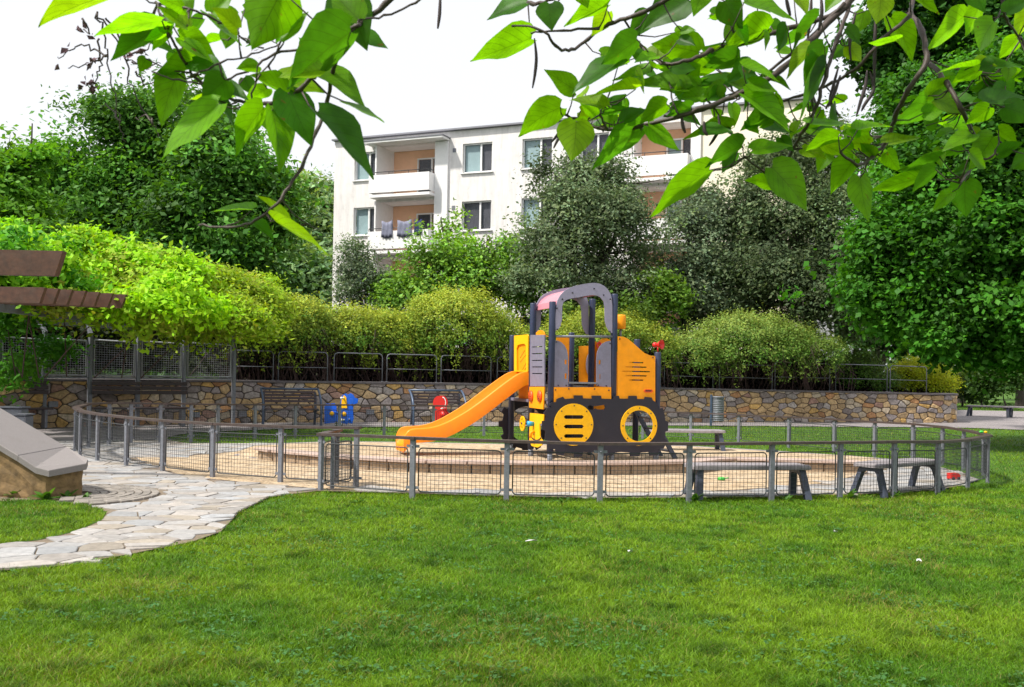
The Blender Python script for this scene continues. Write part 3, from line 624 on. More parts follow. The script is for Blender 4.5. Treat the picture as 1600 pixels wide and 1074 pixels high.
# rear track panel, one wheel
TQ = TR + .06; cr = side(TQ).uz(*Z5(140, 815)); g = [];
for k in range(12):
    a = 2 * math.pi * k / 12
    for da, rr in ((-.13, .455), (-.10, .52), (.10, .52), (.13, .455)): g.append((cr[0] + rr * math.cos(a + da), cr[1] + rr * math.sin(a + da)))
mb = MB(); mb.plate(g, [circle(*cr, .32, 28)], fS(TQ), 0, .022); mb.build('track_panel', M['black'], tr)
mb = MB(); mb.plate([(cr[0] + .44, cr[1] + .30), (cr[0] + 1.2, cr[1] + .32), (cr[0] + 1.25, cr[1] - .36), (cr[0] + .44, cr[1] - .34)], [], fS(TQ), .0, .022); mb.build('skirt_panel', M['black'], tr)
# side body panels
mb = MB(); mb.plate(sz([(287, 622), (587, 622), (587, 700), (287, 700)], -.05), [], fS(-.055), 0, .018); mb.build('body_panel', M['orange'], tr)
bolts(sz([(295, 636), (575, 638), (365, 630), (500, 631)], -.06), -.062)
hs = [slot(*(lambda q: (q[0][0], q[1][0], q[0][1], .010))(sz([(a, y), (b, y)], -.05))) for a, b, y in ((682, 755, 492), (664, 772, 515), (647, 789, 538), (664, 772, 561), (682, 755, 584))]
HOOD = [(622, 355), (650, 357), (672, 366), (700, 388), (735, 420), (762, 443), (790, 455), (818, 459), (818, 700), (622, 700)]
mb = MB(); mb.plate(sz(HOOD, -.05), hs, fS(-.055), 0, .018); mb.build('hood_panel', M['orange'], tr); bolts(sz([(632, 368), (806, 466)], -.06), -.062)
mb = MB(); q = sz([(765, 641), (800, 641)], -.06); mb.plate(slot(q[0][0], q[1][0], q[0][1], .027), [slot(q[0][0] + .01, q[1][0] - .01, q[0][1], .012)], fS(-.064), -.002, .007); mb.build('badge', M['vermillion'], tr)
mb = MB(); mb.plate(slot(q[0][0] + .01, q[1][0] - .01, q[0][1], .0118), [], fS(-.064), .0, .006); mb.build('badge_inlay', M['black'], tr)
mb = MB(); mb.plate([(S_C + .05, .9), (S_D, .9), (S_D, zD - .1), (S_C + .3, zD + .1), (S_C + .05, zD + .2)], [], fS(TD + .05), 0, .018); mb.build('hood_panel', M['orange'], tr)
# grey doors with curved shoulder
DL = [(288, 376), (305, 377), (325, 386), (342, 402), (355, 428), (361, 465), (362, 622), (288, 620)]
DR = [(586, 378), (560, 383), (540, 394), (524, 414), (514, 440), (510, 475), (510, 616), (586, 622)]
bx_ = lambda a, b, c, d: [(a, c), (b, c), (b, d), (a, d)]
mb = MB(); mb.plate(sz(DL, -.03), [sz(bx_(343, 354, 478, 502), -.03), sz(bx_(343, 354, 550, 578), -.03)], fS(-.035), 0, .018); mb.build('cabin_door', M['grey'], tr)
mb = MB(); mb.plate(sz(DR, -.03), [sz(bx_(521, 532, 480, 502), -.03), sz(bx_(526, 531, 553, 580), -.03)], fS(-.035), 0, .018); mb.build('cabin_door', M['grey'], tr)
bolts(sz([(310, 612), (352, 612), (520, 612), (562, 614), (300, 384), (582, 392)], -.04), -.042)
mb = MB(); a, b = sz([(292, 355), (590, 357)], 0); mb.tube([P3(a[0], -.02, a[1]), P3(b[0], -.02, b[1])], .02, 10); mb.build('cross_bar', M['steel'], tr)
mb = MB(); a, b = sz([(362, 600), (508, 600)], 0); mb.box((P3(a[0], -.03, a[1]) + P3(b[0], -.03, b[1])) / 2, (b[0] - a[0], .03, .03), ax=(E1, E2, Vector((0, 0, 1)))); mb.build('door_sill', M['steel'], tr)
# arched roof: two grey arches and a red sheet
ARO = [(294, 326), (293, 260), (297, 205), (305, 165), (320, 138), (342, 116), (370, 100), (405, 88), (440, 81), (475, 76), (500, 75), (525, 79), (548, 90), (568, 108), (582, 132), (590, 162), (592, 200), (592, 338), (578, 334), (562, 305), (554, 275), (552, 200), (546, 172), (530, 151), (510, 141), (488, 138), (455, 143), (415, 151), (375, 157), (350, 164), (335, 178), (329, 198), (328, 268), (320, 300), (306, 322)]
A0 = sz(ARO, -.03)
for t in (-.045, TD + .02):
    mb = MB(); mb.plate(A0, [], fS(t), 0, .022); mb.build('roof_arch', M['lilac'], tr)
bolts(sz([(303, 207), (332, 160), (385, 126), (498, 105), (548, 138), (583, 160), (305, 318), (580, 330)], -.05), -.052, .012)
rp_ = [Vector((a, b)) for a, b in sz([(303, 200), (312, 170), (330, 146), (352, 128), (385, 113), (440, 99), (500, 93), (540, 106), (562, 130)], -.03)]
vs = []; fs = []
for p in rp_:
    for t, dz in ((-.02, .006), (TD + .02, .006), (TD + .02, -.006), (-.02, -.006)): vs.append(P3(p.x, t, p.y + dz))
for i in range(len(rp_) - 1): fs += [(i * 4 + k, (i + 1) * 4 + k, (i + 1) * 4 + (k + 1) % 4, i * 4 + (k + 1) % 4) for k in range(4)]
fs += [(0, 1, 2, 3), tuple((len(rp_) - 1) * 4 + k for k in (3, 2, 1, 0))]
mb = MB(); mb.add(vs, fs, smooth=False); mb.build('roof_sheet', M['redpanel'], tr)
# left end: ladder panel, reflectors, face panel
mb = MB(); ls = []
for y in (412, 447, 482, 516, 550):
    q = ez([(186, y), (240, y)]); ls.append(slot(q[1][0], q[0][0], q[0][1], .008))
mb.plate(ez([(252, 348), (176, 348), (176, 617), (252, 617)]), ls, fE(-.05), 0, .018); mb.build('ladder_panel', M['grey'], tr)
mb = MB(); mb.plate(ez([(252, 620), (172, 620), (168, 728), (246, 738)]), [], fE(-.05), 0, .018); mb.build('reflector_panel', M['orange'], tr)
for x in (184, 230):
    q = ez([(x, 669)])[0]; mb = MB(); mb.disc(fE(-.065)(q[0], q[1], 0), E1, .095, .022, 22); dsc = mb.build('reflector', M['vermillion'], tr)
    mb = MB()
    for dt, dz in ((-.035, 0), (.035, 0), (0, .035), (0, -.035)): mb.disc(fE(-.078)(q[0] + dt, q[1] + dz, 0), E1, .012, .004, 8)
    mb.build('reflector_hole', M['black'], dsc)
FO = [(250, 765), (175, 757), (172, 905), (185, 930), (215, 938), (238, 925), (244, 908), (228, 880), (226, 815), (246, 808)]
mb = MB(); mb.plate(ez(FO), [], fE(-.05), 0, .018); mb.build('face_panel', M['yellow'], tr)
q = ez([(160, 812)])[0]; mb = MB(); N_ = 7; holes = [circle(q[0] + .072 * math.cos(2 * math.pi * k / N_), q[1] + .072 * math.sin(2 * math.pi * k / N_), .024, 8) for k in range(N_)]
mb.plate(circle(q[0], q[1], .128, 30), holes, fE(-.14), 0, .018); mb.build('spinning_wheel', M['yellow'], tr)
mb = MB(); mb.disc(fE(-.10)(q[0], q[1], 0), E1, .02, .1, 10); mb.build('wheel_axle', M['black'], tr)
q = ez([(196, 814)])[0]; mb = MB(); mb.tube([fE(-.05)(q[0], q[1], 0), fE(-.16)(q[0], q[1], 0)], [.035, .05], 12); mb.build('nose_knob', M['skyblue'], tr)
q = ez([(200, 868)])[0]; mb = MB(); mb.tube([fE(-.06)(q[0], q[1] + .05, 0), fE(-.12)(q[0], q[1] + .02, 0), fE(-.12)(q[0], q[1] - .06, 0)], .024, 10); mb.build('lever', M['orange'], tr)
pts = []
for k in range(11):
    a = math.radians(205 + 130 * k / 10); q = ez([(208, 868)])[0]; pts.append(fE(-.056)(q[0] + .30 * math.cos(a), q[1] + .13 * math.sin(a) + .03, 0))
mb = MB(); mb.tube(pts, .009, 6); mb.build('smile', M['black'], tr)
# slide bay: yellow gate panel with slotted orange inset, lower orange panel
YP = [(86, 352), (155, 346), (160, 352), (158, 540), (86, 540)]
mb = MB(); hole = ez([(100, 535), (99, 420), (104, 402), (118, 396), (140, 394), (148, 404), (150, 535)])
mb.plate(ez(YP), [hole], fE(-.03), 0, .02); mb.build('slide_gate', M['yellow'], tr)
mb = MB(); sl = []
for (x0, y0), (x1, y1) in (((108, 470), (133, 428)), ((108, 492), (144, 445)), ((120, 530), (146, 484)), ((132, 532), (147, 506))):
    d = 4; sl.append(ez([(x0, y0), (x0 + d, y0), (x1 + d, y1), (x1, y1)]))
mb.plate(ez([(92, 545), (92, 390), (155, 390), (155, 545)]), sl, fE(.0), 0, .015); mb.build('slotted_inset', M['orange'], tr)
mb = MB(); mb.plate(ez([(96, 606), (160, 606), (160, 705), (96, 690)]), [], fE(.02), 0, .018); mb.build('lower_panel', M['orange'], tr)
mb = MB(); a, b = ez([(175, 348)])[0]; mb.plate([(TD - .05, b - .02), (TD + .1, b + .02)] + [(TD + .35 + .25 * math.cos(th), b - .0 + .10 * math.sin(th)) for th in np.linspace(math.pi, 0, 9)] + [(TR - .3, b - .02)], [], fE(.25), 0, .018); mb.build('arched_board', M['orange'], tr)
# inner boards seen through the cabin
R2 = side(TR)
mb = MB(); mb.plate([R2.uz(*Z5(x, y)) for x, y in ((300, 362), (384, 362), (384, 596), (300, 596))], [], fS(TR - .02), 0, .018); mb.build('inner_board', M['orange'], tr)
mb = MB(); mb.plate([R2.uz(*Z5(x, y)) for x, y in ((417, 406), (500, 404), (500, 596), (417, 596))], [], fS(TR - .02), 0, .018); mb.build('inner_board', M['orange'], tr)
mb = MB(); q = R2.uz(*Z5(482, 503)); mb.plate(circle(q[0], q[1], .13, 20, ry=.26), [], fS(TR - .08), 0, .018); mb.build('oval_board', M['grey'], tr)
mb = MB(); mb.plate(sz([(508, 600), (508, 400), (515, 380), (532, 368), (556, 366), (575, 375), (580, 392), (580, 600)], TD), [], fS(TD - .07), 0, .018); mb.build('inner_board', M['orange'], tr)
mb = MB(); q = sz([(524, 402)], TD - .09)[0]; mb.plate(circle(q[0], q[1], .05, 14, ry=.06), [circle(q[0], q[1], .025, 10)], fS(TD - .095), 0, .012); mb.build('steering_ring', M['red'], tr)
mb = MB(); mb.box(P3(S_C / 2, TD / 2, 1.12), (S_C, TD, .05), ax=(E1, E2, Vector((0, 0, 1)))); mb.build('deck', M['grey'], tr)
mb = MB(); mb.box(P3(S_C / 2, (TD + TR) / 2, 1.12), (S_C + .06, TR - TD, .05), ax=(E1, E2, Vector((0, 0, 1)))); mb.build('deck', M['grey'], tr)
# amber lamp, red horn, climbing ladder
a = side(.25).uz(970, 503); mb = MB(); mb.tube([P3(a[0], .25, a[1] - .32), P3(a[0], .25, a[1] - .1)], .018, 8); lp = mb.build('lamp_stem', M['steel'], tr)
mb = MB(); mb.tube([P3(a[0], .25, a[1] - .12), P3(a[0], .25, a[1] - .10), P3(a[0], .25, a[1] + .09), P3(a[0], .25, a[1] + .115), P3(a[0], .25, a[1] + .12)], [.075, .085, .085, .07, .02], 18); mb.build('amber_lamp', M['orange'], tr)
hb = P3(S_D, 0, zD); fx = Vector((.75, -.66, .05)).normalized(); hc = hb + Vector((0, 0, .125))
mb = MB(); mb.tube([hb, hb + Vector((0, 0, .1))], .012, 8); mb.ball(hc - fx * .06, .045, 10); mb.tube([hc - fx * .03, hc + fx * .02, hc + fx * .06, hc + fx * .075], [.022, .045, .075, .088], 8, cap=False); mb.tube([hc + fx * .076, hc + fx * .02], [.083, .03], 8, cap=False); mb.disc(hc + fx * .02, fx, .03, .01, 10); mb.build('horn', M['red'], tr)
for t in (.08, .62):
    mb = MB(); p0, p1 = P3(S_D - .1, t, 1.0), P3(S_D + .42, t + .02, TZ); mb.strip([p0, p1], .035, .075, up=(E1.x, E1.y, .4)); mb.build('ladder_rail', M['leg'], tr)
for k in range(4):
    f = (k + .7) / 4.4; mb = MB(); p0, p1 = P3(S_D - .1, .1, 1.0).lerp(P3(S_D + .42, .1, TZ), f), P3(S_D - .1, .62, 1.0).lerp(P3(S_D + .42, .62, TZ), f); mb.tube([p0, p1], .018, 8); mb.build('rung', M['steel'], tr)
# the slide
Z4 = lambda x, y: (600 + x / 3.357, 420 + y / 3.357); T0 = 1.10; T1 = 1.78; SL = side(T0)
NR = [SL.uz(*Z4(x, y)) for x, y in ((762, 538), (735, 541), (705, 552), (670, 574), (620, 610), (560, 656), (500, 702), (440, 744), (390, 774), (340, 801), (290, 822), (245, 833), (200, 838), (160, 840), (132, 848), (116, 866), (106, 890))]
NS = smooth_pts([Vector((a, b, 0)) for a, b in NR], 4); sec = [(T0, -.235), (T0 - .004, -.02), (T0 + .004, -.004), (T0 + .022, .004), (T0 + .045, -.004), (T0 + .07, -.10), (T0 + .10, -.145), (T1 - .10, -.145), (T1 - .07, -.10), (T1 - .045, -.004), (T1 - .022, .004), (T1 - .004, -.004), (T1 + .004, -.02), (T1, -.235)]
vs = []; fs = []; K = len(sec)
for i, p in enumerate(NS):
    t = (NS[min(i + 1, len(NS) - 1)] - NS[max(i - 1, 0)]).normalized(); nv = Vector((t.y, -t.x)) if t.x < 0 else Vector((-t.y, t.x)); nv = Vector((-t.y, t.x)); nv = nv if nv.y > 0 else -nv
    if i > len(NS) - 9: nv = Vector((0.0, 1.0)).lerp(nv, max(0, (len(NS) - 1 - i) / 9)); 
    sq = min(1, max(.25, (p.y - TZ - .03) / .205))
    for tt, dd in sec:
        vs.append(P3(p.x + nv.x * dd * sq, tt, p.y + nv.y * dd * sq))
for i in range(len(NS) - 1):
    for k in range(K): fs.append((i * K + k, i * K + (k + 1) % K, (i + 1) * K + (k + 1) % K, (i + 1) * K + k))
fs += [tuple(range(K - 1, -1, -1)), tuple((len(NS) - 1) * K + k for k in range(K))]
mb = MB(); mb.add(vs, fs, smooth=True); so = mb.build('slide', M['slide'], tr)
for pl in so.data.polygons[-2:]: pl.use_smooth = False
md = so.modifiers.new("es", 'EDGE_SPLIT'); md.split_angle = math.radians(50)

# ================================================================== BENCHES WITHOUT BACK
def backless():
    r = empty('backless_bench', (0, 0, 0), None, None)
    mb = MB(); L_, D_ = 1.62, .44; out = []; rr = .05
    for cx, cy, a0 in ((L_ / 2 - rr, D_ / 2 - rr, 0), (-L_ / 2 + rr, D_ / 2 - rr, 90), (-L_ / 2 + rr, -D_ / 2 + rr, 180), (L_ / 2 - rr, -D_ / 2 + rr, 270)):
        out += [(cx + rr * math.cos(math.radians(a0 + q * 30)), cy + rr * math.sin(math.radians(a0 + q * 30))) for q in range(4)]
    vs = []; fs = []; n = len(out); lay = [(.93, .385), (1.0, .39), (1.0, .425), (.985, .44), (.93, .447)]
    for s_, z in lay: vs += [Vector((a * (1 - (1 - s_) * .5), b * s_, z)) for a, b in out]
    for i in range(len(lay) - 1): fs += [(i * n + k, i * n + (k + 1) % n, (i + 1) * n + (k + 1) % n, (i + 1) * n + k) for k in range(n)]
    fs += [tuple(range(n - 1, -1, -1)), tuple((len(lay) - 1) * n + k for k in range(n))]
    mb.add(vs, fs, smooth=False); mb.build('seat', M['seat'], r, local=True)
    for sx in (-1, 1):
        o = [(-.275, 0), (-.155, .385), (.155, .385), (.275, 0), (.205, 0), (.115, .305), (.085, .335), (-.085, .335), (-.115, .305), (-.205, 0)]
        mb = MB(); mb.plate(o, [], lambda a, b, k: Vector((sx * .70 + k + sx * (.385 - b) * .12, a, b)), -.045, .045); mb.build('leg_frame', M['leg'], r, local=True)
    return r
def place(o, p, rz, label, s=1.0, cat=None, group=None, name=None):
    o.location = p; o.rotation_euler.z = rz; o['label'] = label; o.scale = (s, s, s)
    if cat: o['category'] = cat
    if group: o['group'] = group
    return o
b0 = backless(); BG = 'backless benches around the playground'
place(b0, (3.13, 13.15, 0), math.radians(9), 'long backless bench with worn grey seat right behind the front of the mesh fence', cat='bench', group=BG)
place(copy_tree(b0), (5.50, 14.10, 0), math.radians(38), 'backless bench turned with one end to the fence, beside the red toy', cat='bench', group=BG)
place(copy_tree(b0), (3.75, 21.3, float(h(3.75, 21.3))), math.radians(4), 'backless bench half hidden behind the right wheel of the play tractor', cat='bench', group=BG)
place(copy_tree(b0), (21.3, 44.4, 0), math.radians(-40), 'far backless bench on the pale square beyond the wall end, left one of two', s=1.12, cat='bench', group=BG)
place(copy_tree(b0), (22.75, 43.6, 0), math.radians(-38), 'far backless bench on the pale square, cut by the right edge of the view', s=1.12, cat='bench', group=BG)

# ================================================================== PARK BENCHES
def parkbench():
    r = empty('park_bench', (0, 0, 0), None, None); w = .80
    for sx in (-1, 1):
        mb = MB(); mb.tube(smooth_pts([(sx * w, .02, 1.02), (sx * w, -.10, .98), (sx * w, -.30, .86), (sx * w, -.47, .68), (sx * w, -.55, .45), (sx * w, -.57, .2), (sx * w, -.57, 0)], 4), .032, 10); mb.build('arm_tube', M['bluesteel'], r, local=True)
        mb = MB(); mb.strip([(sx * .72, .0, .92), (sx * .72, -.04, .72), (sx * .72, -.12, .42), (sx * .72, .02, 0)], .05, .07, up=(1, 0, 0)); mb.strip([(sx * .72, -.12, .42), (sx * .72, -.5, .44)], .05, .05); mb.build('leg_frame', M['leg'], r, local=True)
    mb = MB(); mb.tube([(-w, .02, 1.02), (w, .02, 1.02)], .032, 10); mb.build('top_tube', M['bluesteel'], r, local=True)
    mb = MB()
    for k in range(4): mb.box((0, -.012 - k * .028, .93 - k * .085), (1.46, .03, .062))
    mb.build('backrest', M['slat'], r, local=True)
    mb = MB()
    for k in range(4): mb.box((0, -.17 - k * .10, .455 + .004 * k), (1.46, .085, .03))
    mb.build('seat', M['slat'], r, local=True); return r
pb = parkbench(); PG = 'park benches with curved blue tube arms in front of the stone wall'
p = at(452, 640, 28.2); place(pb, (p.x, p.y, 0), math.radians(22), 'slatted park bench with curved blue tubes, left of the blue spring rider', cat='bench', group=PG)
p = at(680, 640, 29.6); place(copy_tree(pb), (p.x, p.y, 0), math.radians(20), 'slatted park bench with curved blue tubes, behind the red spring rider', cat='bench', group=PG)

# ================================================================== SPRING RIDERS, BIN, TOYS
def spring(r, c, rad=.075, z1=.34, turns=6):
    mb = MB(); n = turns * 12; mb.tube([(c[0] + rad * math.cos(2 * math.pi * k / 12), c[1] + rad * math.sin(2 * math.pi * k / 12), .02 + (z1 - .02) * k / n) for k in range(n + 1)], .014, 6); mb.disc((c[0], c[1], .01), (0, 0, 1), .12, .02, 14); mb.disc((c[0], c[1], z1 + .01), (0, 0, 1), .1, .02, 14); mb.build('spring', M['chrome'], r, local=True)
q = at(530, 640, 25.9); r = empty('spring_rider', (0, 0, 0), 'blue spring rider with yellow breast and white handles near the left park bench', 'spring rider')
spring(r, (0, .0), .09, .30)
mb = MB(); body = [(-.33, .18), (-.34, .62), (-.30, .70), (-.20, .71), (-.15, .62), (-.13, .46), (.05, .42), (.13, .50), (.10, .74), (.14, .92), (.24, .98), (.32, .94), (.36, .86), (.46, .84), (.44, .72), (.33, .69), (.32, .52), (.34, .32), (.30, .18), (.14, .22), (-.08, .25), (-.18, .2)]
for y in (-.17, .15): mb.plate(body, [], lambda a, b, k: Vector((a, y + k, b)), 0, .02)
mb.build('side_plate', M['blue'], r, local=True)
mb = MB(); mb.plate([(.13, .60), (.15, .85), (.21, .93), (.27, .88), (.30, .60)], [], lambda a, b, k: Vector((a, -.19 + k, b)), 0, .016); mb.build("breast_plate", M["yellow"], r, local=True)
for dx in (.22, -.12): mb = MB(); mb.disc((dx, -.185, .45), (0, 1, 0), .058, .03, 14); mb.build("yellow_disc", M["yellow"], r, local=True)
mb = MB(); mb.tube([(.2, -.32, .86), (.2, .3, .86)], .02, 8); mb.ball((.2, -.33, .86), .035, 8); mb.ball((.2, .31, .86), .035, 8); mb.tube([(.22, -.32, .3), (.22, .3, .3)], .02, 8); mb.ball((.22, -.33, .3), .035, 8); mb.build('handle_bar', M['white'], r, local=True)
mb = MB(); mb.box((-.08, 0, .47), (.32, .30, .03)); mb.build('seat', M['blue'], r, local=True); r.location = (q.x, q.y, 0); r.rotation_euler.z = math.radians(-14)
q = at(688, 640, 26.3); r = empty('spring_rider', (0, 0, 0), 'red spring rider with round head in front of the right park bench', 'spring rider')
spring(r, (0, 0), .09, .30); mb = MB(); body = [(-.16, .2), (-.15, .55)] + [(0 + .17 * math.cos(a), .76 + .19 * math.sin(a)) for a in np.linspace(math.radians(215), math.radians(-35), 14)] + [(.15, .55), (.24, .45), (.22, .2), (.05, .26)]
for y in (-.13, .11): mb.plate(body, [], lambda a, b, k: Vector((a, y + k, b)), 0, .02)
mb.build('side_plate', M['red'], r, local=True)
mb = MB(); mb.disc((.12, -.15, .45), (0, 1, 0), .09, .05, 16); mb.box((0, 0, .46), (.2, .24, .03)); mb.build('seat', M['red'], r, local=True)
mb = MB(); mb.tube([(.1, -.3, .62), (.1, .28, .62)], .018, 8); mb.tube([(.05, -.28, .28), (.05, .28, .28)], .02, 8); mb.ball((.05, -.28, .28), .035, 8); mb.tube([(.06 + .12 * math.cos(a), -.145, .77 + .15 * math.sin(a)) for a in np.linspace(-.9, 1.3, 8)], .012, 6); mb.build('handle_bar', M['white'], r, local=True)
r.location = (q.x, q.y, 0); r.rotation_euler.z = math.radians(-10)
q = G(1110, 663); r = empty('waste_bin', (q.x, q.y - 1.2, 0), 'grey ribbed cylindrical waste bin on a blue post against the stone wall', 'bin')
mb = MB(); pr = []; 
for k in range(13): z = .16 + k * .058; pr += [((0, 0, z), .185), ((0, 0, z + .04), .185), ((0, 0, z + .045), .174), ((0, 0, z + .054), .174)]
mb.tube([a for a, _ in pr], [b for _, b in pr], 24); mb.build('drum', M['steel'], r, local=True)
mb = MB(); mb.box((-.23, -.02, .5), (.07, .07, 1.0)); mb.build('post', M['bluesteel'], r, local=True)
mb = MB(); mb.tube([(0, 0, .905), (0, 0, .94), (0, 0, .95)], [.2, .2, .17], 24); mb.build('lid', M['steel'], r, local=True)
q = G(1490, 752); mb = MB(); r = empty('toy_truck', (q.x, q.y, .02), 'small red plastic toy lying beside the turned bench', 'toy')
mb = MB(); mb.plate([(-.09, .02), (-.09, .11), (.05, .11), (.09, .075), (.09, .02)], [], lambda a, b, k: Vector((a, k, b)), -.05, .05); mb.build('toy_body', M['red'], r, local=True)
for sx in (-.05, .05):
    for sy in (-.055, .055): mb = MB(); mb.disc((sx, sy, .025), (0, 1, 0), .025, .014, 12); mb.build('wheel', M['black'], r, local=True)
r.rotation_euler.z = .3
M['green'] = mat('green_plastic', (.05, .45, .05), .4)
q = G(1127, 752); r = empty('sand_mould', (q.x, q.y, .02), 'bright green plastic sand mould under the long backless bench', 'toy')
mb = MB(); mb.tube([(0, 0, 0), (0, 0, .035), (0, 0, .04)], [.06, .05, .035], 10); mb.build('mould_body', M['green'], r, local=True); mb = MB(); mb.tube([(.05, 0, .02), (.11, .02, .03)], .009, 6); mb.build('handle', M['green'], r, local=True)
fr_ = [fence_pt(*x) for x in RRUN]; q, z = fr_[12]
r = empty('toy_figure', (q.x, q.y, z + .003), 'little green and yellow toy left on the handrail at the right bend of the fence', 'toy')
mb = MB(); mb.ball((-.04, 0, .024), .022, 10, (1.8, 1, 1)); mb.build('toy_body', M['green'], r, local=True); mb = MB(); mb.ball((.03, 0, .02), .019, 10, (1.6, 1, 1)); mb.build('toy_head', M['yellow'], r, local=True)
q = G(530, 0, 0) if False else fr_[0][0]
# scraps in the grass
M['paper'] = mat('paper', (.5, .5, .48), .7)
for i, (px, py, sz_, lb_) in enumerate([(830, 853, .09, 'crumpled white paper scrap in the lawn below the tractor'), (985, 870, .035, 'tiny white petal-like scrap in the lawn right of the paper'), (1305, 838, .04, 'tiny pale scrap in the lawn below the long bench'), (1435, 885, .04, 'tiny pale scrap in the lawn at the far right')]):
    q = G(px, py); mb = MB(); n = 7; vs = [Vector((q.x, q.y, .05))] + [Vector((q.x + sz_ * .7 * rng.uniform(.6, 1.2) * math.cos(6.283 * k / n), q.y + sz_ * .4 * math.sin(6.283 * k / n), .045 + rng.uniform(-.008, .02))) for k in range(n)]
    mb.add(vs, [(0, 1 + k, 1 + (k + 1) % n) for k in range(n)]); mb.add([v + Vector((0, 0, -.002)) for v in vs], [(0, 1 + (k + 1) % n, 1 + k) for k in range(n)]); tag(mb.build('paper_scrap', M['paper']), lb_, 'litter')

# ================================================================== PLANTER WALL, LEFT FOREGROUND
pw_ = empty('planter_wall', at(95, 778, 11.9), 'low sandstone wall end with sloping grey stone slabs beside the path', 'wall')
Nn = lambda px, py, D: at(px, py, D)
near = [Nn(-120, 622, 12.1), Nn(-40, 671, 11.85), Nn(28, 712, 11.74), Nn(55, 730, 11.7), Nn(76.5, 735.5, 11.68), Nn(135.5, 724.5, 12.0)]
c_ = Nn(138, 718, 12.1); far = [Nn(-120, 566, 13.2), Nn(-5, 634, 12.95), Nn(104, 698, 12.7)]
slabs = [[near[2], near[3], near[4], near[5], c_, far[2]], [near[1], near[2], far[2], far[1]], [near[0], near[1], far[1], far[0]]]
for S in slabs:
    cn = sum(S, Vector()) / len(S); S = [cn + (v - cn) * .992 for v in S]; n = len(S); mb = MB(); dn = Vector((0, 0, -.075)); bev = [cn + (v - cn) * .985 + Vector((0, 0, .0)) for v in S]
    vs = bev + [v + Vector((0, 0, -.008)) for v in S] + [v + dn for v in S]
    mb.add(vs, [tuple(range(n))] + [(n + k, n + (k + 1) % n, (k + 1) % n, k) for k in range(n)] + [(2 * n + k, 2 * n + (k + 1) % n, n + (k + 1) % n, n + k) for k in range(n)] + [tuple(3 * n - 1 - k for k in range(n))]); mb.build('cap_slab', M['granite'], pw_)
OL = [near[0], near[1], near[2], near[3], near[4], near[5], c_, far[2], far[1], far[0]]; cen = sum(OL, Vector()) / len(OL)
ins = []
for v in OL:
    d = Vector((cen.x - v.x, cen.y - v.y, 0)).normalized() * .07; ins.append(v + d + Vector((0, 0, -.07)))
n = len(ins); mb = MB(); seg = 5; vs = []
for s_ in range(seg + 1):
    f = s_ / seg
    for v in ins: vs.append(Vector((v.x + rng.uniform(-.012, .012) * (0 < s_ < seg), v.y + rng.uniform(-.012, .012) * (0 < s_ < seg), v.z * (1 - f) - .06 * f)))
fs = [(i * n + k, (i + 1) * n + k, (i + 1) * n + (k + 1) % n, i * n + (k + 1) % n) for i in range(seg) for k in range(n)]; mb.add(vs, fs); mb.build('wall_body', M['sandstone'], pw_)
# two small grey boxes standing behind it
for i, (px, py, w, hh, D, lb_) in enumerate([(20, 652, .5, .40, 20.5, 'low grey metal box with glossy top behind the planter wall, larger one'), (36, 662, .26, .28, 20.0, 'small grey metal box tucked beside the larger one behind the planter wall')]):
    q = at(px, py, D); r = empty('utility_box', (q.x, q.y, 0), lb_, 'box'); mb = MB(); mb.box((0, 0, hh / 2 + .15), (w, .35, hh + .25)); mb.build('box_body', M['steel'], r, local=True); mb = MB(); mb.box((0, 0, hh + .30), (w + .04, .4, .03)); mb.build('lid', M['steel'], r, local=True)

# ================================================================== PERGOLA
pg = empty('pergola', G(214, 667), 'brown timber pergola with grey steel posts and mesh panels overgrown by vines', 'pergola')
PP = [(-95, 673), (-5, 670.5), (68, 669), (139, 668), (214, 667), (286, 666), (364, 664.5)]
pp = [G(a, b) for a, b in PP]; CEN = Vector((0, 17, 0))
for i, p in enumerate(pp):
    d = (CEN - Vector((p.x, p.y, 0))).normalized(); mb = MB(); top = 2.42
    mb.box(p + Vector((0, 0, top / 2)), (.11, .09, top), math.atan2(d.y, d.x)); mb.build('post', M['steel'], pg)
    mb = MB(); mb.strip([p + Vector((0, 0, top - .03)), p + Vector((0, 0, top + .05)) + d * -.06, p + d * -.35 + Vector((0, 0, 2.72)), p + d * -.7 + Vector((0, 0, 2.78))], .08, .09, up=(0, 0, 1)); mb.build('post_arm', M['steel'], pg)
for i in range(len(pp) - 1):
    a, b = pp[i], pp[i + 1]; mb = MB(); panel(mb, Vector((a.x, a.y, 0)), Vector((b.x, b.y, 0)), 1.33, 1.33, 2.24, 2.20, cell=.06, rr=.024, wr=.0038, inset=.095, cr=.015); mb.build('mesh_panel', M['palesteel'], pg)
    mb = MB(); t = (b - a).normalized(); mb.strip([a + t * .06 + Vector((0, 0, 1.27)), b - t * .06 + Vector((0, 0, 1.27))], .05, .04); mb.build('ledger', M['steel'], pg)
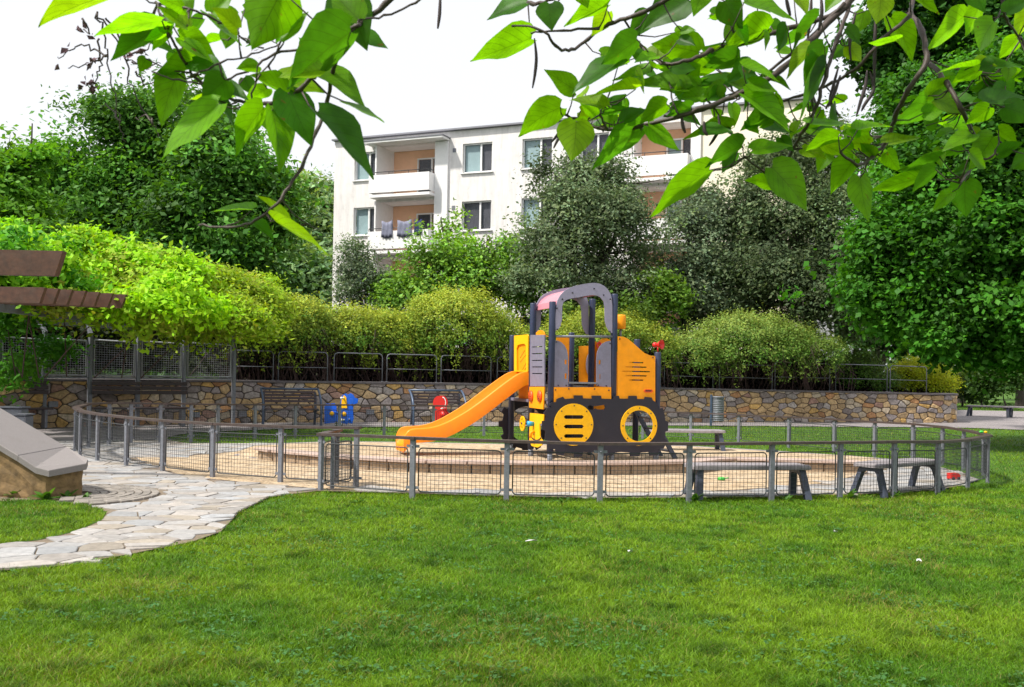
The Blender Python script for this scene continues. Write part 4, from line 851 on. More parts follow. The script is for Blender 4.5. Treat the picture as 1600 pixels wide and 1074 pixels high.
# timber joists: ends step away behind each other
def joist(E, d, L_, w=.11, hh=.32, z=2.80):
    e0 = E + Vector((0, 0, z)); e1 = E - d * L_ + Vector((0, 0, z)); mb = MB(); zz_ = Vector((0, 0, 1)); a = d.cross(zz_).normalized(); vs = []
    for s_ in (-1, 1):
        vs += [e0 + a * (s_ * w / 2) + zz_ * hh, e0 - d * .10 + a * (s_ * w / 2), e1 + a * (s_ * w / 2), e1 + a * (s_ * w / 2) + zz_ * hh]
    mb.add(vs, [(0, 1, 2, 3), (7, 6, 5, 4), (0, 4, 5, 1), (1, 5, 6, 2), (2, 6, 7, 3), (3, 7, 4, 0)]); mb.build('joist', M['brownwood'], pg)
ends = []
for k in range(7):
    px = 72 + k * 21; D = 18.2 + k * .45; E_ = at(px, 470, D); ends.append(Vector((E_.x, E_.y, 0)))
for k, E_ in enumerate(ends): joist(E_, Vector((1, -.02 + k * .01, 0)).normalized(), 4.2, z=1.6 + (571 - (476.5 + k * .9)) * E_.y / F_ , hh=.29)
q = at(101, 410, 13.6); joist(Vector((q.x, q.y, 0)), Vector((1, .02, 0)), 4.5, w=.14, hh=.34, z=2.80)
for k in range(5):
    a_ = k * .14; E_ = Vector((-8.6 + k * .42, 22.2 + k * .28, 0)); joist(E_, Vector((.92 - k * .09, -.2 - k * .08, 0)).normalized(), 3.2, z=2.78, hh=.24)
mb = MB(); mb.strip(smooth_pts([(-9.4, 12.6, 2.70), (-9.6, 15, 2.70), (-9.9, 18, 2.70), (-10.0, 20.5, 2.70), (-9.5, 22.6, 2.68), (-8.2, 24.6, 2.66), (-6.4, 26.3, 2.66)], 5), .10, .20); mb.build('beam', M['steel'], pg)
mb = MB(); mb.strip(smooth_pts([(-11.3, 12.6, 2.70), (-11.8, 16, 2.70), (-12.2, 20, 2.70), (-11.8, 24, 2.68), (-10.2, 26.5, 2.66), (-8.0, 28, 2.66)], 5), .10, .20); mb.build('beam', M['steel'], pg)
q = at(-6, 500, 13.6); mb = MB(); mb.tube([(q.x - .9, q.y, 0), (q.x - .9, q.y, 2.8)], .06, 8); mb.build('post', M['steel'], pg)
# wall benches under the pergola
def wallbench(ia, ib, fa, fb, label, zt=1.19):
    a = pp[ia].lerp(pp[ia + 1], fa); b = pp[ib].lerp(pp[ib + 1], fb); d = (b - a).normalized(); f = Vector((d.y, -d.x, 0)); r = empty('wall_bench', (a + b) / 2, label, 'bench', 'slatted benches fixed to the pergola posts')
    L_ = (b - a).length; rz = math.atan2(d.y, d.x); c = (a + b) / 2
    mb = MB()
    for k in range(3):
        for s_ in (-1, 1): mb.box(c + d * (s_ * L_ / 4) + f * (.09 + k * .02) + Vector((0, 0, zt - .06 - k * .115)), (L_ / 2 - .015, .05, .095), rz + rng.uniform(-.004, .004))
    mb.build('backrest', M['darkslat'], r)
    mb = MB()
    for k in range(3): mb.box(c + f * (.2 + k * .13) + Vector((0, 0, .50)), (L_, .115, .045), rz)
    mb.build('seat', M['darkslat'], r)
    for s_ in (-.42, .42):
        mb = MB(); mb.box(c + d * (s_ * L_) + f * .3 + Vector((0, 0, .25)), (.06, .3, .46), rz); mb.build('leg', M['steel'], r)
wallbench(3, 4, .03, 1.06, 'dark slatted bench backrest under the pergola between the middle posts')
wallbench(0, 2, .5, .06, 'dark slatted bench under the pergola cut by the left edge of the view')
# ================================================================== APARTMENT BUILDING
M['render'] = mat('pale_render', (0.76, 0.735, 0.725), 0.85, var=0.16, scale=1.6, stretch=(1, 1, .12), bump=0.004, bscale=20, dirt=0.16)
M['cream'] = mat('cream_render', (0.84, 0.77, 0.62), 0.85, var=0.06, scale=.5)
M['whitewall'] = mat('white_parapet', (0.84, 0.83, 0.83), 0.7, var=0.06, scale=.8, dirt=0.08)
M['peach'] = mat('peach_render', (0.84, 0.50, 0.32), 0.8, var=0.08, scale=1)
M['wframe'] = mat('white_window_frame', (0.8, 0.8, 0.8), 0.4)
M['blind'] = mat('sky_tinted_blind', (0.50, 0.70, 0.74), 0.6, var=0.1, scale=1)  # blind; sky reflected in the pane is put into its pale blue
M['curtain'] = mat('grey_curtain', (0.13, 0.13, 0.16), 0.7, var=0.5, scale=2, stretch=(8, 8, .4))
M['roofedge'] = mat('dark_roof_edge', (0.22, 0.22, 0.25), 0.5)
M['cloth'] = mat('grey_laundry', (0.20, 0.21, 0.29), 0.9, var=0.3, scale=3); M['navy'] = mat('navy_laundry', (0.02, 0.03, 0.10), 0.9)
gl = bpy.data.materials.new('window_glass'); gl.use_nodes = True; b = gl.node_tree.nodes["Principled BSDF"]; b.inputs["Base Color"].default_value = (.02, .03, .04, 1); b.inputs["Roughness"].default_value = .04; b.inputs["Specular IOR Level"].default_value = .8; b.inputs["Alpha"].default_value = .16; M['glass'] = gl
pL, pR = at(555, 400, 50.7), at(1075, 400, 43.9); FP = Plane((pL.x, pL.y), (pR.x - pL.x, pR.y - pL.y))
def U(px, py=300): return FP.uz(px, py)[0]
def fF(t0): return lambda a, b, k: FP.w(a, b, t0 + k)
bd = empty('apartment_building', FP.w(8, 0, 0), 'pale four-storey apartment block with peach balcony recesses behind the trees', 'building')
UL, UR, UC = U(521, 350), U(1268, 250), U(1092, 220); ZT = FP.uz(555, 219)[1]; SILL = [FP.uz(745, 269.5)[1] - 2.8 * k for k in range(4)]
B1 = (U(592), U(680)); B2 = (U(986), U(1079)); WIN = [(U(553), U(590.5)), (U(722), U(768)), (U(815), U(862)), (U(906), U(950))]
WINC = []
holes = []; holesC = []
for s_ in SILL:
    for a, b in WIN: holes.append([(a, s_), (b, s_), (b, s_ + 1.42), (a, s_ + 1.42)])
    for a, b in WINC: holesC.append([(a, s_), (b, s_), (b, s_ + 1.42), (a, s_ + 1.42)])
    for a, b in (B1, B2): holes.append([(a, s_ - .92), (b, s_ - .92), (b, s_ + 1.62), (a, s_ + 1.62)])
mb = MB(); mb.plate([(UL, -.2), (UC, -.2), (UC, ZT), (UL, ZT)], holes, fF(0), 0, .3); mb.build('front_wall', M['render'], bd)
mb = MB(); mb.plate([(UC, -.2), (UR, -.2), (UR, ZT), (UC, ZT)], holesC, fF(-.03), 0, .33); mb.build('cream_wall', M['cream'], bd)
mb = MB(); mb.box(FP.w((UL + UR) / 2, ZT / 2 - .1, 6.6), (UR - UL - .01, 10, ZT - .1), ax=(FP.e, FP.n, Vector((0, 0, 1)))); mb.build('rear_block', M['render'], bd)
for a in (UL, UR - .3): mb = MB(); mb.box(FP.w(a + .15, ZT / 2 - .1, .95), (.3, 1.3, ZT), ax=(FP.e, FP.n, Vector((0, 0, 1)))); mb.build('side_wall', M['render'], bd)
mb = MB(); mb.box(FP.w((UL + UR) / 2, ZT + .06, 5.7), (UR - UL + .16, 11.8, .09), ax=(FP.e, FP.n, Vector((0, 0, 1)))); mb.build('roof', M['roofedge'], bd)
AX = (FP.e, FP.n, Vector((0, 0, 1)))
def fbox(mb, u0, u1, z0, z1, t0, t1): mb.box(FP.w((u0 + u1) / 2, (z0 + z1) / 2, (t0 + t1) / 2), (u1 - u0, t1 - t0, z1 - z0), ax=AX)
def window(u0, u1, z0, z1, t=.10, split=.60, swap=False, full=None):
    mb = MB(); w = .065; um = u0 + (u1 - u0) * split
    for a, b, c, d in ((u0 + .003, u0 + w, z0, z1), (u1 - w, u1 - .003, z0, z1), (um - w * .7, um + w * .7, z0, z1), (u0 + w, um - w * .7, z0 + .003, z0 + w), (um + w * .7, u1 - w, z0 + .003, z0 + w), (u0 + w, um - w * .7, z1 - w, z1 - .003), (um + w * .7, u1 - w, z1 - w, z1 - .003)): fbox(mb, a, b, c, d, t, t + .07)
    wo = mb.build('window', M['wframe'], bd)
    for (a, b), m_ in (((u0 + w, um - w * .7), M['blind'] if not swap else M['curtain']), ((um + w * .7, u1 - w), M['curtain'])):
        mb = MB(); fbox(mb, a, b, z0 + w, z1 - w, t + .12, t + .14); o = mb.build('blind' if m_ == M['blind'] else 'curtain', m_, None); o.parent = wo; o.data.transform(Matrix.Translation(-world_loc(wo)))
        mb = MB(); fbox(mb, a - .01, b + .01, z0 + w - .01, z1 - w + .01, t + .03, t + .04); o = mb.build('glass', M['glass'], None); o.parent = wo; o.data.transform(Matrix.Translation(-world_loc(wo)))
    return wo
for r_, s_ in enumerate(SILL):
    for k, (a, b) in enumerate(WIN):
        t = .10 if k < 4 else .05
        window(a, b, s_, s_ + 1.42, t, .60, swap=(r_ * 7 + k) % 5 == 3 or (r_ == 1 and k == 1))
        mb = MB(); fbox(mb, a - .08, b + .08, s_ - .05, s_ - .004, -.09, .09); mb.build('sill', M['whitewall'], bd)
    for kb, (a, b) in enumerate((B1, B2)):
        z0 = s_ - .92; z1 = s_ + 1.62
        mb = MB(); fbox(mb, a, b, z0, z1, 1.32, 1.38); mb.build('recess_wall', M['peach'], bd)
        mb = MB(); fbox(mb, a + .003, a + .09, z0, z1, .05 if kb else -.42, 1.31); mb.build('side_partition', M['whitewall'], bd)
        mb = MB(); fbox(mb, b - .06, b - .003, z0, z1, .31, 1.31); mb.build('side_partition', M['peach'], bd)
        window(a + (b - a) * .47, a + (b - a) * .95, s_ - .6, s_ + 1.18, 1.20, .55, swap=(kb == 0))
        mb = MB(); fbox(mb, a - .18, b + .02, z0 - .13, z0 + .02, -.62, 1.3); mb.build('balcony_slab', M['whitewall'], bd)
        mb = MB(); fbox(mb, a - .20, b + .0, z0 + .10, z0 + .98, -.66, -.60); fbox(mb, a - .20, a - .14, z0 + .10, z0 + .98, -.6, -.02); fbox(mb, b - .06, b - .0, z0 + .10, z0 + .98, -.6, -.02); po = mb.build('balcony_parapet', M['whitewall'], bd)
        mb = MB(); mb.tube([FP.w(a - .17, z0 + 1.12, 0), FP.w(a - .17, z0 + 1.12, -.63), FP.w(b - .03, z0 + 1.12, -.63), FP.w(b - .03, z0 + 1.12, 0)], .022, 6)
        for f in (0, .33, .66, 1): u = a - .17 + (b - a + .14) * f; mb.tube([FP.w(u, z0 + .95, -.63), FP.w(u, z0 + 1.12, -.63)], .015, 5)
        mb.build('handrail', M['darksteel'], bd)
        mb = MB(); fbox(mb, a, b, z1 - .003, z1 + .05, .31, 1.3); mb.build('recess_ceiling', M['whitewall'], bd)
    for uu in (U(709), ):
        mb = MB(); fbox(mb, uu - .09, uu + .09, s_ + 1.05, s_ + 1.25, -.02, .01); mb.build('vent', M['steel'], bd)
# projecting roof canopy over the left balcony bay and the pale pier right of it
mb = MB(); a, b = B1; fbox(mb, a - .45, b + .75, SILL[0] + 1.64, SILL[0] + 1.74, -.8, -.01); mb.build('canopy', M['whitewall'], bd)
mb = MB(); fbox(mb, a - .5, b + .8, SILL[0] + 1.743, SILL[0] + 1.79, -.84, -.01); mb.build('canopy_edge', M['roofedge'], bd)
mb = MB(); fbox(mb, b + .003, b + .72, .0, SILL[0] + 1.615, -.12, -.002); mb.build('pier', M['whitewall'], bd)
mb = MB(); fbox(mb, B2[1] + .003, B2[1] + .45, .0, ZT - .1, -.14, -.002); mb.build('pier', M['whitewall'], bd)
for px, hh, w, m_, lb_ in ((616, .80, .62, 'cloth', 'grey towel hung over the second balcony rail, left one'), (643, .78, .80, 'cloth', 'wide grey towel hung over the second balcony rail beside the navy one'), (664, .72, .42, 'navy', 'navy garment hung on the second balcony next to grey towels')):
    u = U(px, 345); zt = SILL[1] + .52; mb = MB(); n = 9; vs = []; fs = []
    for i in range(n + 1):
        for j in range(5): f = i / n; vs.append(FP.w(u - w / 2 + w * f, zt - hh * j / 4 + .05 * math.cos(f * 6.283) * (1 if j < 1 else .5), -.70 + .035 * math.sin(f * 19 + j)))
    for i in range(n):
        for j in range(4): fs.append((i * 5 + j, (i + 1) * 5 + j, (i + 1) * 5 + j + 1, i * 5 + j + 1))
    mb.add(vs, fs, smooth=True); o = mb.build('hanging_laundry', M[m_]); sm_ = o.modifiers.new('s', 'SOLIDIFY'); sm_.thickness = .01; tag(o, lb_, 'laundry', 'laundry on the balcony')
for u in (U(893), ):
    mb = MB(); mb.tube([FP.w(u, 0, -.09), FP.w(u, ZT - .1, -.09)], .05, 8); mb.build('downpipe', M['steel'], bd)
# house roof far away between the trees
q = at(458, 296, 126); r = empty('distant_house', (q.x, q.y, 0), 'tiny distant house with reddish roof peeping over the far trees', 'house')
mb = MB(); mb.box((q.x, q.y, (q.z + .6) / 2), (3.0, 3.6, q.z + .6)); mb.build('house_wall', M['whitewall'], r)
M['rooftile'] = mat('red_roof_tile', (.28, .10, .07), .8, var=.3); mb = MB(); z = q.z + .605
mb.add([(q.x - 1.7, q.y - 3.4, z), (q.x + 1.7, q.y - 3.4, z), (q.x + 1.7, q.y + 3.4, z), (q.x - 1.7, q.y + 3.4, z), (q.x - 1.7, q.y, z + 1.1), (q.x + 1.7, q.y, z + 1.1)], [(0, 1, 5, 4), (2, 3, 4, 5), (0, 4, 3), (1, 2, 5), (3, 2, 1, 0)]); mb.build('roof', M['rooftile'], r)
# street lamp between the grey-green trees
q = at(1152, 600, 41); r = empty('street_lamp', (q.x, q.y, 0), 'slim grey street lamp with a flat round head between the grey-green trees', 'street lamp')
zt = at(1152, 403, 41).z; mb = MB(); mb.tube([(q.x, q.y, 0), (q.x, q.y, zt - .2)], [.07, .045], 10); mb.build('pole', M['steel'], r)
mb = MB(); mb.tube([(q.x, q.y, zt - .22), (q.x, q.y, zt - .05), (q.x, q.y, zt), (q.x, q.y, zt + .06)], [.08, .12, .34, .12], 16); mb.build('lamp_head', M['steel'], r)
# ================================================================== VEGETATION
def vnoise(x, y, s, seed):
    r = np.random.default_rng(seed); T = r.random((64, 64)); X = x / s; Y = y / s; i = np.floor(X).astype(int); j = np.floor(Y).astype(int); fx = sstep(X - i); fy = sstep(Y - j); g = lambda a, b: T[a % 64, b % 64]
    return (g(i, j) * (1 - fx) + g(i + 1, j) * fx) * (1 - fy) + (g(i, j + 1) * (1 - fx) + g(i + 1, j + 1) * fx) * fy
def unit(v): return v / np.maximum(np.linalg.norm(v, axis=-1, keepdims=True), 1e-9)
def foliage(name, C, Nn_, size, col, m_, parent, aspect=.55, jit=.22, kind=None):
    N = len(C); n = unit(Nn_); r = rng.normal(size=(N, 3)); a = unit(np.cross(n, r)); b = np.cross(n, a)
    L = size[:, None] * rng.uniform(.45, 1.5, (N, 1)); w = L * aspect; f = n * L * rng.uniform(-.12, .12, (N, 1))
    V = np.stack([C - a * L / 2, C + b * w / 2 - a * L * .08 + f, C + a * L / 2, C - b * w / 2 - a * L * .08 + f], 1)
    g = rng.uniform(1 - jit, 1 + jit, (N, 1)); hue = rng.uniform(-jit, jit, (N, 1)) * .6; c = col * g * np.concatenate([1 + hue, np.ones((N, 1)), 1 - hue * .5], 1)
    c = np.repeat(np.clip(c, .003, 1), 4, 0); Q = np.arange(4 * N).reshape(-1, 4)
    o = npmesh(name, V, quads=Q, cols=c, m_=m_, parent=parent)
    if kind: o['kind'] = kind
    return o
def clumps(blobs, n, rin=.62, cut=-.55):
    """clump centres and outward directions spread over ellipsoid blobs [(cx,cy,cz,rx,ry,rz)]"""
    B = np.array(blobs); w = (B[:, 3] * B[:, 5]) ** .9; w /= w.sum(); i = rng.choice(len(B), n, p=w); d = unit(rng.normal(size=(n, 3)))
    d[:, 2] = np.where(d[:, 2] < cut, -d[:, 2] * .6, d[:, 2]); d = unit(d); rr = rng.uniform(rin, 1.0, (n, 1)) ** .7
    return B[i, :3] + d * B[i, 3:6] * rr, d, i
def boughs(blobs, n, per=20, br=.42, rin=.5):
    nb = max(n // per, 3); B, d, i = clumps(blobs, nb, rin, -.7); R = np.array(blobs)[i, 3:6] * rng.uniform(br * .7, br * 1.35, (nb, 1)); R[:, 2] *= .9
    C = np.repeat(B, per, 0); R = np.repeat(R, per, 0); N = len(C); e = unit(rng.normal(size=(N, 3))); low = (e[:, 2] < -.3) & (rng.random(N) < .5); e[low, 2] *= -.8
    e = unit(e + np.repeat(d, per, 0) * .35); st_ = rng.random(N) < .22; C = C + (st_[:, None] * rng.normal(size=(N, 3))) * R * .8; return C + e * R * rng.uniform(.5, 1.08, (N, 1)), unit(e + np.repeat(d, per, 0) * .5), np.repeat(np.arange(nb), per)
def pxblob(px, py, rx, ry, D, dr=1.0):
    c = at(px, py, D); return (c.x, c.y, c.z, rx / F_ * D, (rx + ry) / 2 / F_ * D * dr, ry / F_ * D)
def limbs(mb, base, top, blobs, C, r0, nsub, fork=.35):
    base = Vector(base); cents = [Vector(b[:3]) for b in blobs]; zt = min(c.z for c in cents); fk = Vector((base.x, base.y, base.z + max((top - base.z) * fork, .4)))
    mb.tube([base - Vector((0, 0, .2)), base + Vector((.02, 0, .15)), base.lerp(fk, .5) + Vector((rng.uniform(-.08, .08), 0, 0)), fk], [r0 * 1.35, r0 * 1.05, r0 * .9, r0 * .8], 10)
    ends = []
    for bq, c in zip(blobs, cents):
        mid = fk.lerp(c, .5) + Vector((rng.uniform(-.3, .3), rng.uniform(-.3, .3), rng.uniform(-.1, .5))) * (bq[3] * .4); e = c + Vector((0, 0, bq[5] * .55))
        P = smooth_pts([fk - Vector((0, 0, .1)), mid, c, e], 4); mb.tube(P, list(np.linspace(r0 * .62, r0 * .10, len(P))), 7); ends.append(P)
    idx = rng.choice(len(C), min(nsub, len(C)), replace=False)
    for k in idx:
        c = Vector(C[k]); P = min(ends, key=lambda q: min((v - c).length for v in q)); v = min(P, key=lambda v: (v - c).length + max(v.z - c.z, 0) * .8)
        m_ = v.lerp(c, .5) + Vector((rng.uniform(-.15, .15), rng.uniform(-.15, .15), rng.uniform(-.05, .2))) * (c - v).length * .5; mb.tube([v, m_, c], [r0 * .16, r0 * .10, r0 * .03], 4)
def tree(name, label, blobs_px, base, col, nc, nl, cr, ls, r0=.16, group=None, m_='leaf', rin=.55, nsub=90, zb=0.0, aspect=.55, colvar=.28, upb=.6, cat='tree', flat=.8, tips=None, fork=.35):
    bl = [pxblob(*b) for b in blobs_px]; p = at(base[0], 600, base[1]); root = empty(name, (p.x, p.y, zb), label, cat, group)
    C, d, i = boughs(bl, int(nc * 1.45), rin=rin); bt = rng.uniform(.58, 1.5, i.max() + 1)[i][:, None]; nc = len(C); N = nc * nl; off = rng.normal(size=(N, 3)) * cr * .5; off[:, 2] *= flat; off *= np.repeat(rng.uniform(.6, 1.3, (nc, 1)), nl, 0)
    P = np.repeat(C, nl, 0) + off; dn = np.repeat(d, nl, 0) * .55 + np.array([0, 0, upb]) + rng.normal(size=(N, 3)) * .55
    cc = np.array(col)[None] * rng.uniform(1 - colvar, 1 + colvar, (nc, 1)) * bt; 
    if tips is not None: m2 = rng.random(nc) < tips[1]; cc[m2] = np.array(tips[0]) * rng.uniform(.8, 1.2, (m2.sum(), 1))
    keep = P[:, 2] > zb + .15; cc = np.repeat(cc, nl, 0)
    foliage('crown', P[keep], dn[keep], np.full(keep.sum(), ls), cc[keep], M[m_], root, aspect)
    mb = MB(); limbs(mb, (p.x, p.y, zb), max(b[2] for b in bl), bl, C, r0, nsub, fork); mb.build('trunk', M['bark'], root); return root
GT = 'trees behind the playground'
DK = (.085, .225, .03); MD = (.07, .165, .022); GG = (.15, .205, .105); LG = (.13, .26, .025)
tree('broadleaf_tree', 'tall dark green tree with open twiggy top at the left behind the vines', [(215, 240, 75, 80, 44), (130, 300, 70, 70, 43), (290, 220, 70, 70, 45), (230, 330, 90, 70, 43), (110, 380, 80, 60, 42)], (215, 44), DK, 700, 60, .85, .23, .28, GT)
tree('broadleaf_tree', 'dense dark green tree between the tall left tree and the far hill', [(350, 300, 75, 70, 41), (378, 365, 58, 66, 40), (310, 380, 76, 70, 40), (345, 440, 80, 56, 39), (330, 240, 45, 40, 42)], (350, 41), (.075, .205, .028), 700, 60, .85, .26, .26, GT)
tree('ash_sapling', 'slender lighter green young tree with tiered top at the far left', [(45, 300, 40, 60, 33), (48, 235, 26, 30, 33), (50, 205, 20, 12, 33), (20, 370, 50, 50, 32)], (45, 33), (.10, .26, .02), 230, 45, .5, .20, .09, GT, flat=.35, rin=.2)
tree('broadleaf_tree', 'green tree behind the left frame edge under the pale sky', [(-20, 300, 60, 70, 46), (10, 270, 35, 35, 47), (-30, 400, 90, 80, 44)], (-25, 46), (.085, .20, .025), 300, 50, .8, .25, .2, GT)
for k, (px, py, rx, ry, D, lb_) in enumerate([(490, 330, 40, 45, 105, 'far tree with haze-pale leaves beside the left edge of the building'), (455, 320, 30, 35, 120, 'far tree standing below the distant house'), (500, 400, 40, 50, 88, 'far dark green tree low beside the building corner'), (440, 380, 40, 50, 95, 'far tree mostly hidden by the dense dark tree'), (470, 450, 60, 50, 80, 'far bushy tree low between dense tree and building')]):
    tree('hill_tree', lb_, [(px, py, rx, ry, D), (px - 14, py + 26, rx * .8, ry * .7, D - 1), (px + 16, py + 20, rx * .7, ry * .6, D - 1)], (px, D), (.22 - .02 * k, .34 - .025 * k, .15 - .012 * k), 200, 34, 1.5, .55, .3, 'far trees left of the building', nsub=20)  # distance haze put into the pale leaf colour
tree('young_tree', 'thin grey-green tree with see-through crown before the building corner', [(560, 430, 34, 40, 37.5), (575, 395, 22, 22, 37.5), (548, 470, 30, 25, 37.5), (590, 460, 26, 30, 37.5)], (566, 37.5), (.17, .23, .13), 240, 28, .42, .11, .055, GT, m_='greyleaf', rin=.3, nsub=70, zb=1.0)
tree('broadleaf_tree', 'bright green spreading tree in front of the balconies', [(700, 400, 60, 55, 38), (760, 390, 50, 45, 38), (665, 440, 60, 50, 37.5), (740, 440, 75, 50, 37.5), (640, 400, 34, 30, 38), (690, 350, 22, 20, 38.5), (650, 475, 60, 26, 37.5), (780, 470, 50, 30, 37.5)], (720, 38), (.16, .31, .045), 440, 34, .55, .16, .12, GT, rin=.4, nsub=140, zb=1.0)
tree('grey_green_tree', 'big dense grey-green tree rising behind the tractor roof', [(905, 330, 80, 70, 38.5), (850, 370, 50, 50, 38), (960, 370, 75, 60, 38), (900, 420, 95, 60, 37.5), (870, 285, 38, 34, 39), (965, 300, 50, 40, 39), (850, 440, 60, 45, 37), (970, 450, 60, 40, 37.5), (880, 485, 70, 30, 37.5), (960, 490, 60, 28, 38)], (905, 38.5), GG, 1050, 42, .58, .14, .24, GT, m_='greyleaf', zb=1.0, rin=.45, nsub=200)
tree('grey_green_tree', 'narrower grey-green tree with short trunk right of the big one', [(1075, 390, 50, 55, 39), (1100, 340, 38, 36, 39.5), (1050, 440, 50, 45, 38.5), (1110, 440, 50, 50, 39), (1075, 470, 45, 30, 38.5), (1040, 495, 50, 24, 38.5), (1120, 490, 50, 28, 39)], (1070, 39), (.145, .195, .115), 720, 44, .56, .135, .13, GT, m_='greyleaf', zb=1.0, rin=.4, nsub=150)
tree('grey_green_tree', 'broad dark grey-green tree with spreading limbs above the right hedge', [(1240, 330, 90, 70, 39), (1300, 260, 70, 55, 40), (1200, 390, 60, 60, 38.5), (1290, 380, 95, 70, 38.5), (1260, 450, 110, 50, 38), (1360, 330, 50, 70, 39.5), (1330, 420, 60, 60, 38.5), (1220, 260, 45, 40, 40), (1190, 480, 60, 36, 38.5), (1290, 500, 90, 40, 38.5), (1370, 490, 50, 50, 39), (1180, 330, 40, 50, 39)], (1265, 39), (.12, .17, .08), 1500, 44, .6, .145, .28, GT, m_='greyleaf', zb=1.0, rin=.45, nsub=260)
tree('bush', 'light green bush between the play tractor and the narrow tree', [(1010, 470, 45, 36, 36.5), (985, 500, 60, 34, 36)], (1000, 36.5), (.11, .21, .03), 170, 45, .45, .15, .05, GT, zb=1.0, cat='bush', nsub=30)
tree('bush', 'light green bush behind the cabin of the play tractor', [(905, 490, 40, 30, 36.5), (870, 505, 34, 28, 36)], (895, 36.5), (.13, .21, .04), 120, 45, .45, .14, .05, GT, zb=1.0, cat='bush', nsub=20)
# big maple at the right
tree('maple_tree', 'huge deep green maple filling the right side with low sweeping branches', [(1520, 330, 120, 110, 24), (1450, 420, 90, 90, 23.5), (1560, 450, 120, 100, 23), (1400, 430, 70, 60, 23.5), (1600, 230, 110, 120, 24), (1500, 510, 85, 45, 23), (1600, 535, 70, 45, 22.5), (1455, 505, 55, 34, 23.5), (1470, 220, 70, 90, 25), (1640, 380, 100, 140, 23), (1395, 478, 48, 34, 24.5), (1600, 570, 50, 20, 23), (1530, 548, 50, 18, 23)], (1645, 25), (.050, .175, .014), 3000, 48, .46, .135, .34, None, rin=.6, nsub=200, aspect=.75, fork=.22)
tree('maple_tree', 'dark green maple bough high in the upper right corner', [(1480, 60, 110, 90, 30), (1590, 40, 90, 110, 30), (1400, 90, 40, 60, 30.5), (1560, 150, 90, 60, 30), (1440, 130, 50, 40, 30)], (1760, 31), (.032, .115, .012), 1200, 40, .55, .18, .36, None, rin=.5, nsub=140, aspect=.75)
for k, (px, py, rx, ry, D, lb_) in enumerate([(1510, 540, 70, 60, 70, 'distant park tree with dark trunk beyond the pale square'), (1590, 550, 60, 60, 64, 'distant park tree at the right edge behind the far benches'), (1370, 540, 70, 60, 60, 'distant park tree behind the yellow shrub'), (1450, 530, 80, 60, 85, 'distant park tree deep in the shade of the maple')]):
    tree('park_tree', lb_, [(px, py - 22, rx, ry * .62, D), (px + 20, py - 50, rx * .7, ry * .6, D)], (px + (-8 if k == 0 else 4), D), (.04, .10, .02), 260, 34, 1.0, .38, .28, 'distant park trees on the right', nsub=30)
for k, (px, py, rx, ry, D, lb_) in enumerate([(1504, 607, 14, 12, 62, 'small pale green bush at the foot of the distant tree'), (1570, 602, 32, 22, 56, 'dark leafy bush behind the far benches'), (1535, 604, 18, 14, 60, 'dark low bush left of the larger one behind the far benches')]):
    tree('bush', lb_, [(px, py, rx, ry, D)], (px, D), (.05 + .05 * (k == 0), .11 + .06 * (k == 0), .02), 60, 40, .7, .24, .06, 'low bushes on the far lawn', cat='bush', nsub=8)
# a far belt of woods closing the view
C = []; 
for k in range(150):
    a = rng.uniform(-.75, .75); D = rng.uniform(135, 190); C.append((a * D, D, rng.uniform(1, 6), 9, 6, rng.uniform(4, 7)))
Cc, dd, _ = clumps(C, 2600, .7); P = np.repeat(Cc, 20, 0) + rng.normal(size=(52000, 3)) * 1.2
foliage('far_woods', P, np.repeat(dd, 20, 0) + rng.normal(size=(52000, 3)) * .5 + np.array([0, 0, .5]), np.full(52000, 1.0), np.array([[.06, .13, .03]]) * np.repeat(rng.uniform(.7, 1.3, (2600, 1)), 20, 0), M['leaf'], None, kind='stuff')
# the hill on the left horizon
hl = MB(); vs = []; fs = []; nx_, ny_ = 40, 12
for j in range(ny_):
    for i in range(nx_): X = -190 + 230 * i / (nx_ - 1); Y = 150 + 130 * j / (ny_ - 1); vs.append((X, Y, -1 + 34 * math.exp(-((X + 95) / 75) ** 2) * math.sin(math.pi * j / (ny_ - 1)) ** .8 + rng.uniform(-.6, .6)))
fs = [(j * nx_ + i, j * nx_ + i + 1, (j + 1) * nx_ + i + 1, (j + 1) * nx_ + i) for j in range(ny_ - 1) for i in range(nx_ - 1)]; hl.add(vs, fs); tag(hl.build('hill', M['turf']), kind='structure')
V_ = np.array(vs); n_ = 26000; ii = rng.integers(0, len(V_), n_); P = V_[ii] + rng.normal(size=(n_, 3)) * np.array([3.5, 6, 2.0]) + np.array([0, 0, 3.0])
foliage('hillside_woods', P, rng.normal(size=(n_, 3)) * .6 + np.array([0, -.5, .7]), np.full(n_, 2.0), np.array([[.06, .13, .035]]) * rng.uniform(.7, 1.3, (n_, 1)), M['leaf'], None, kind='stuff')

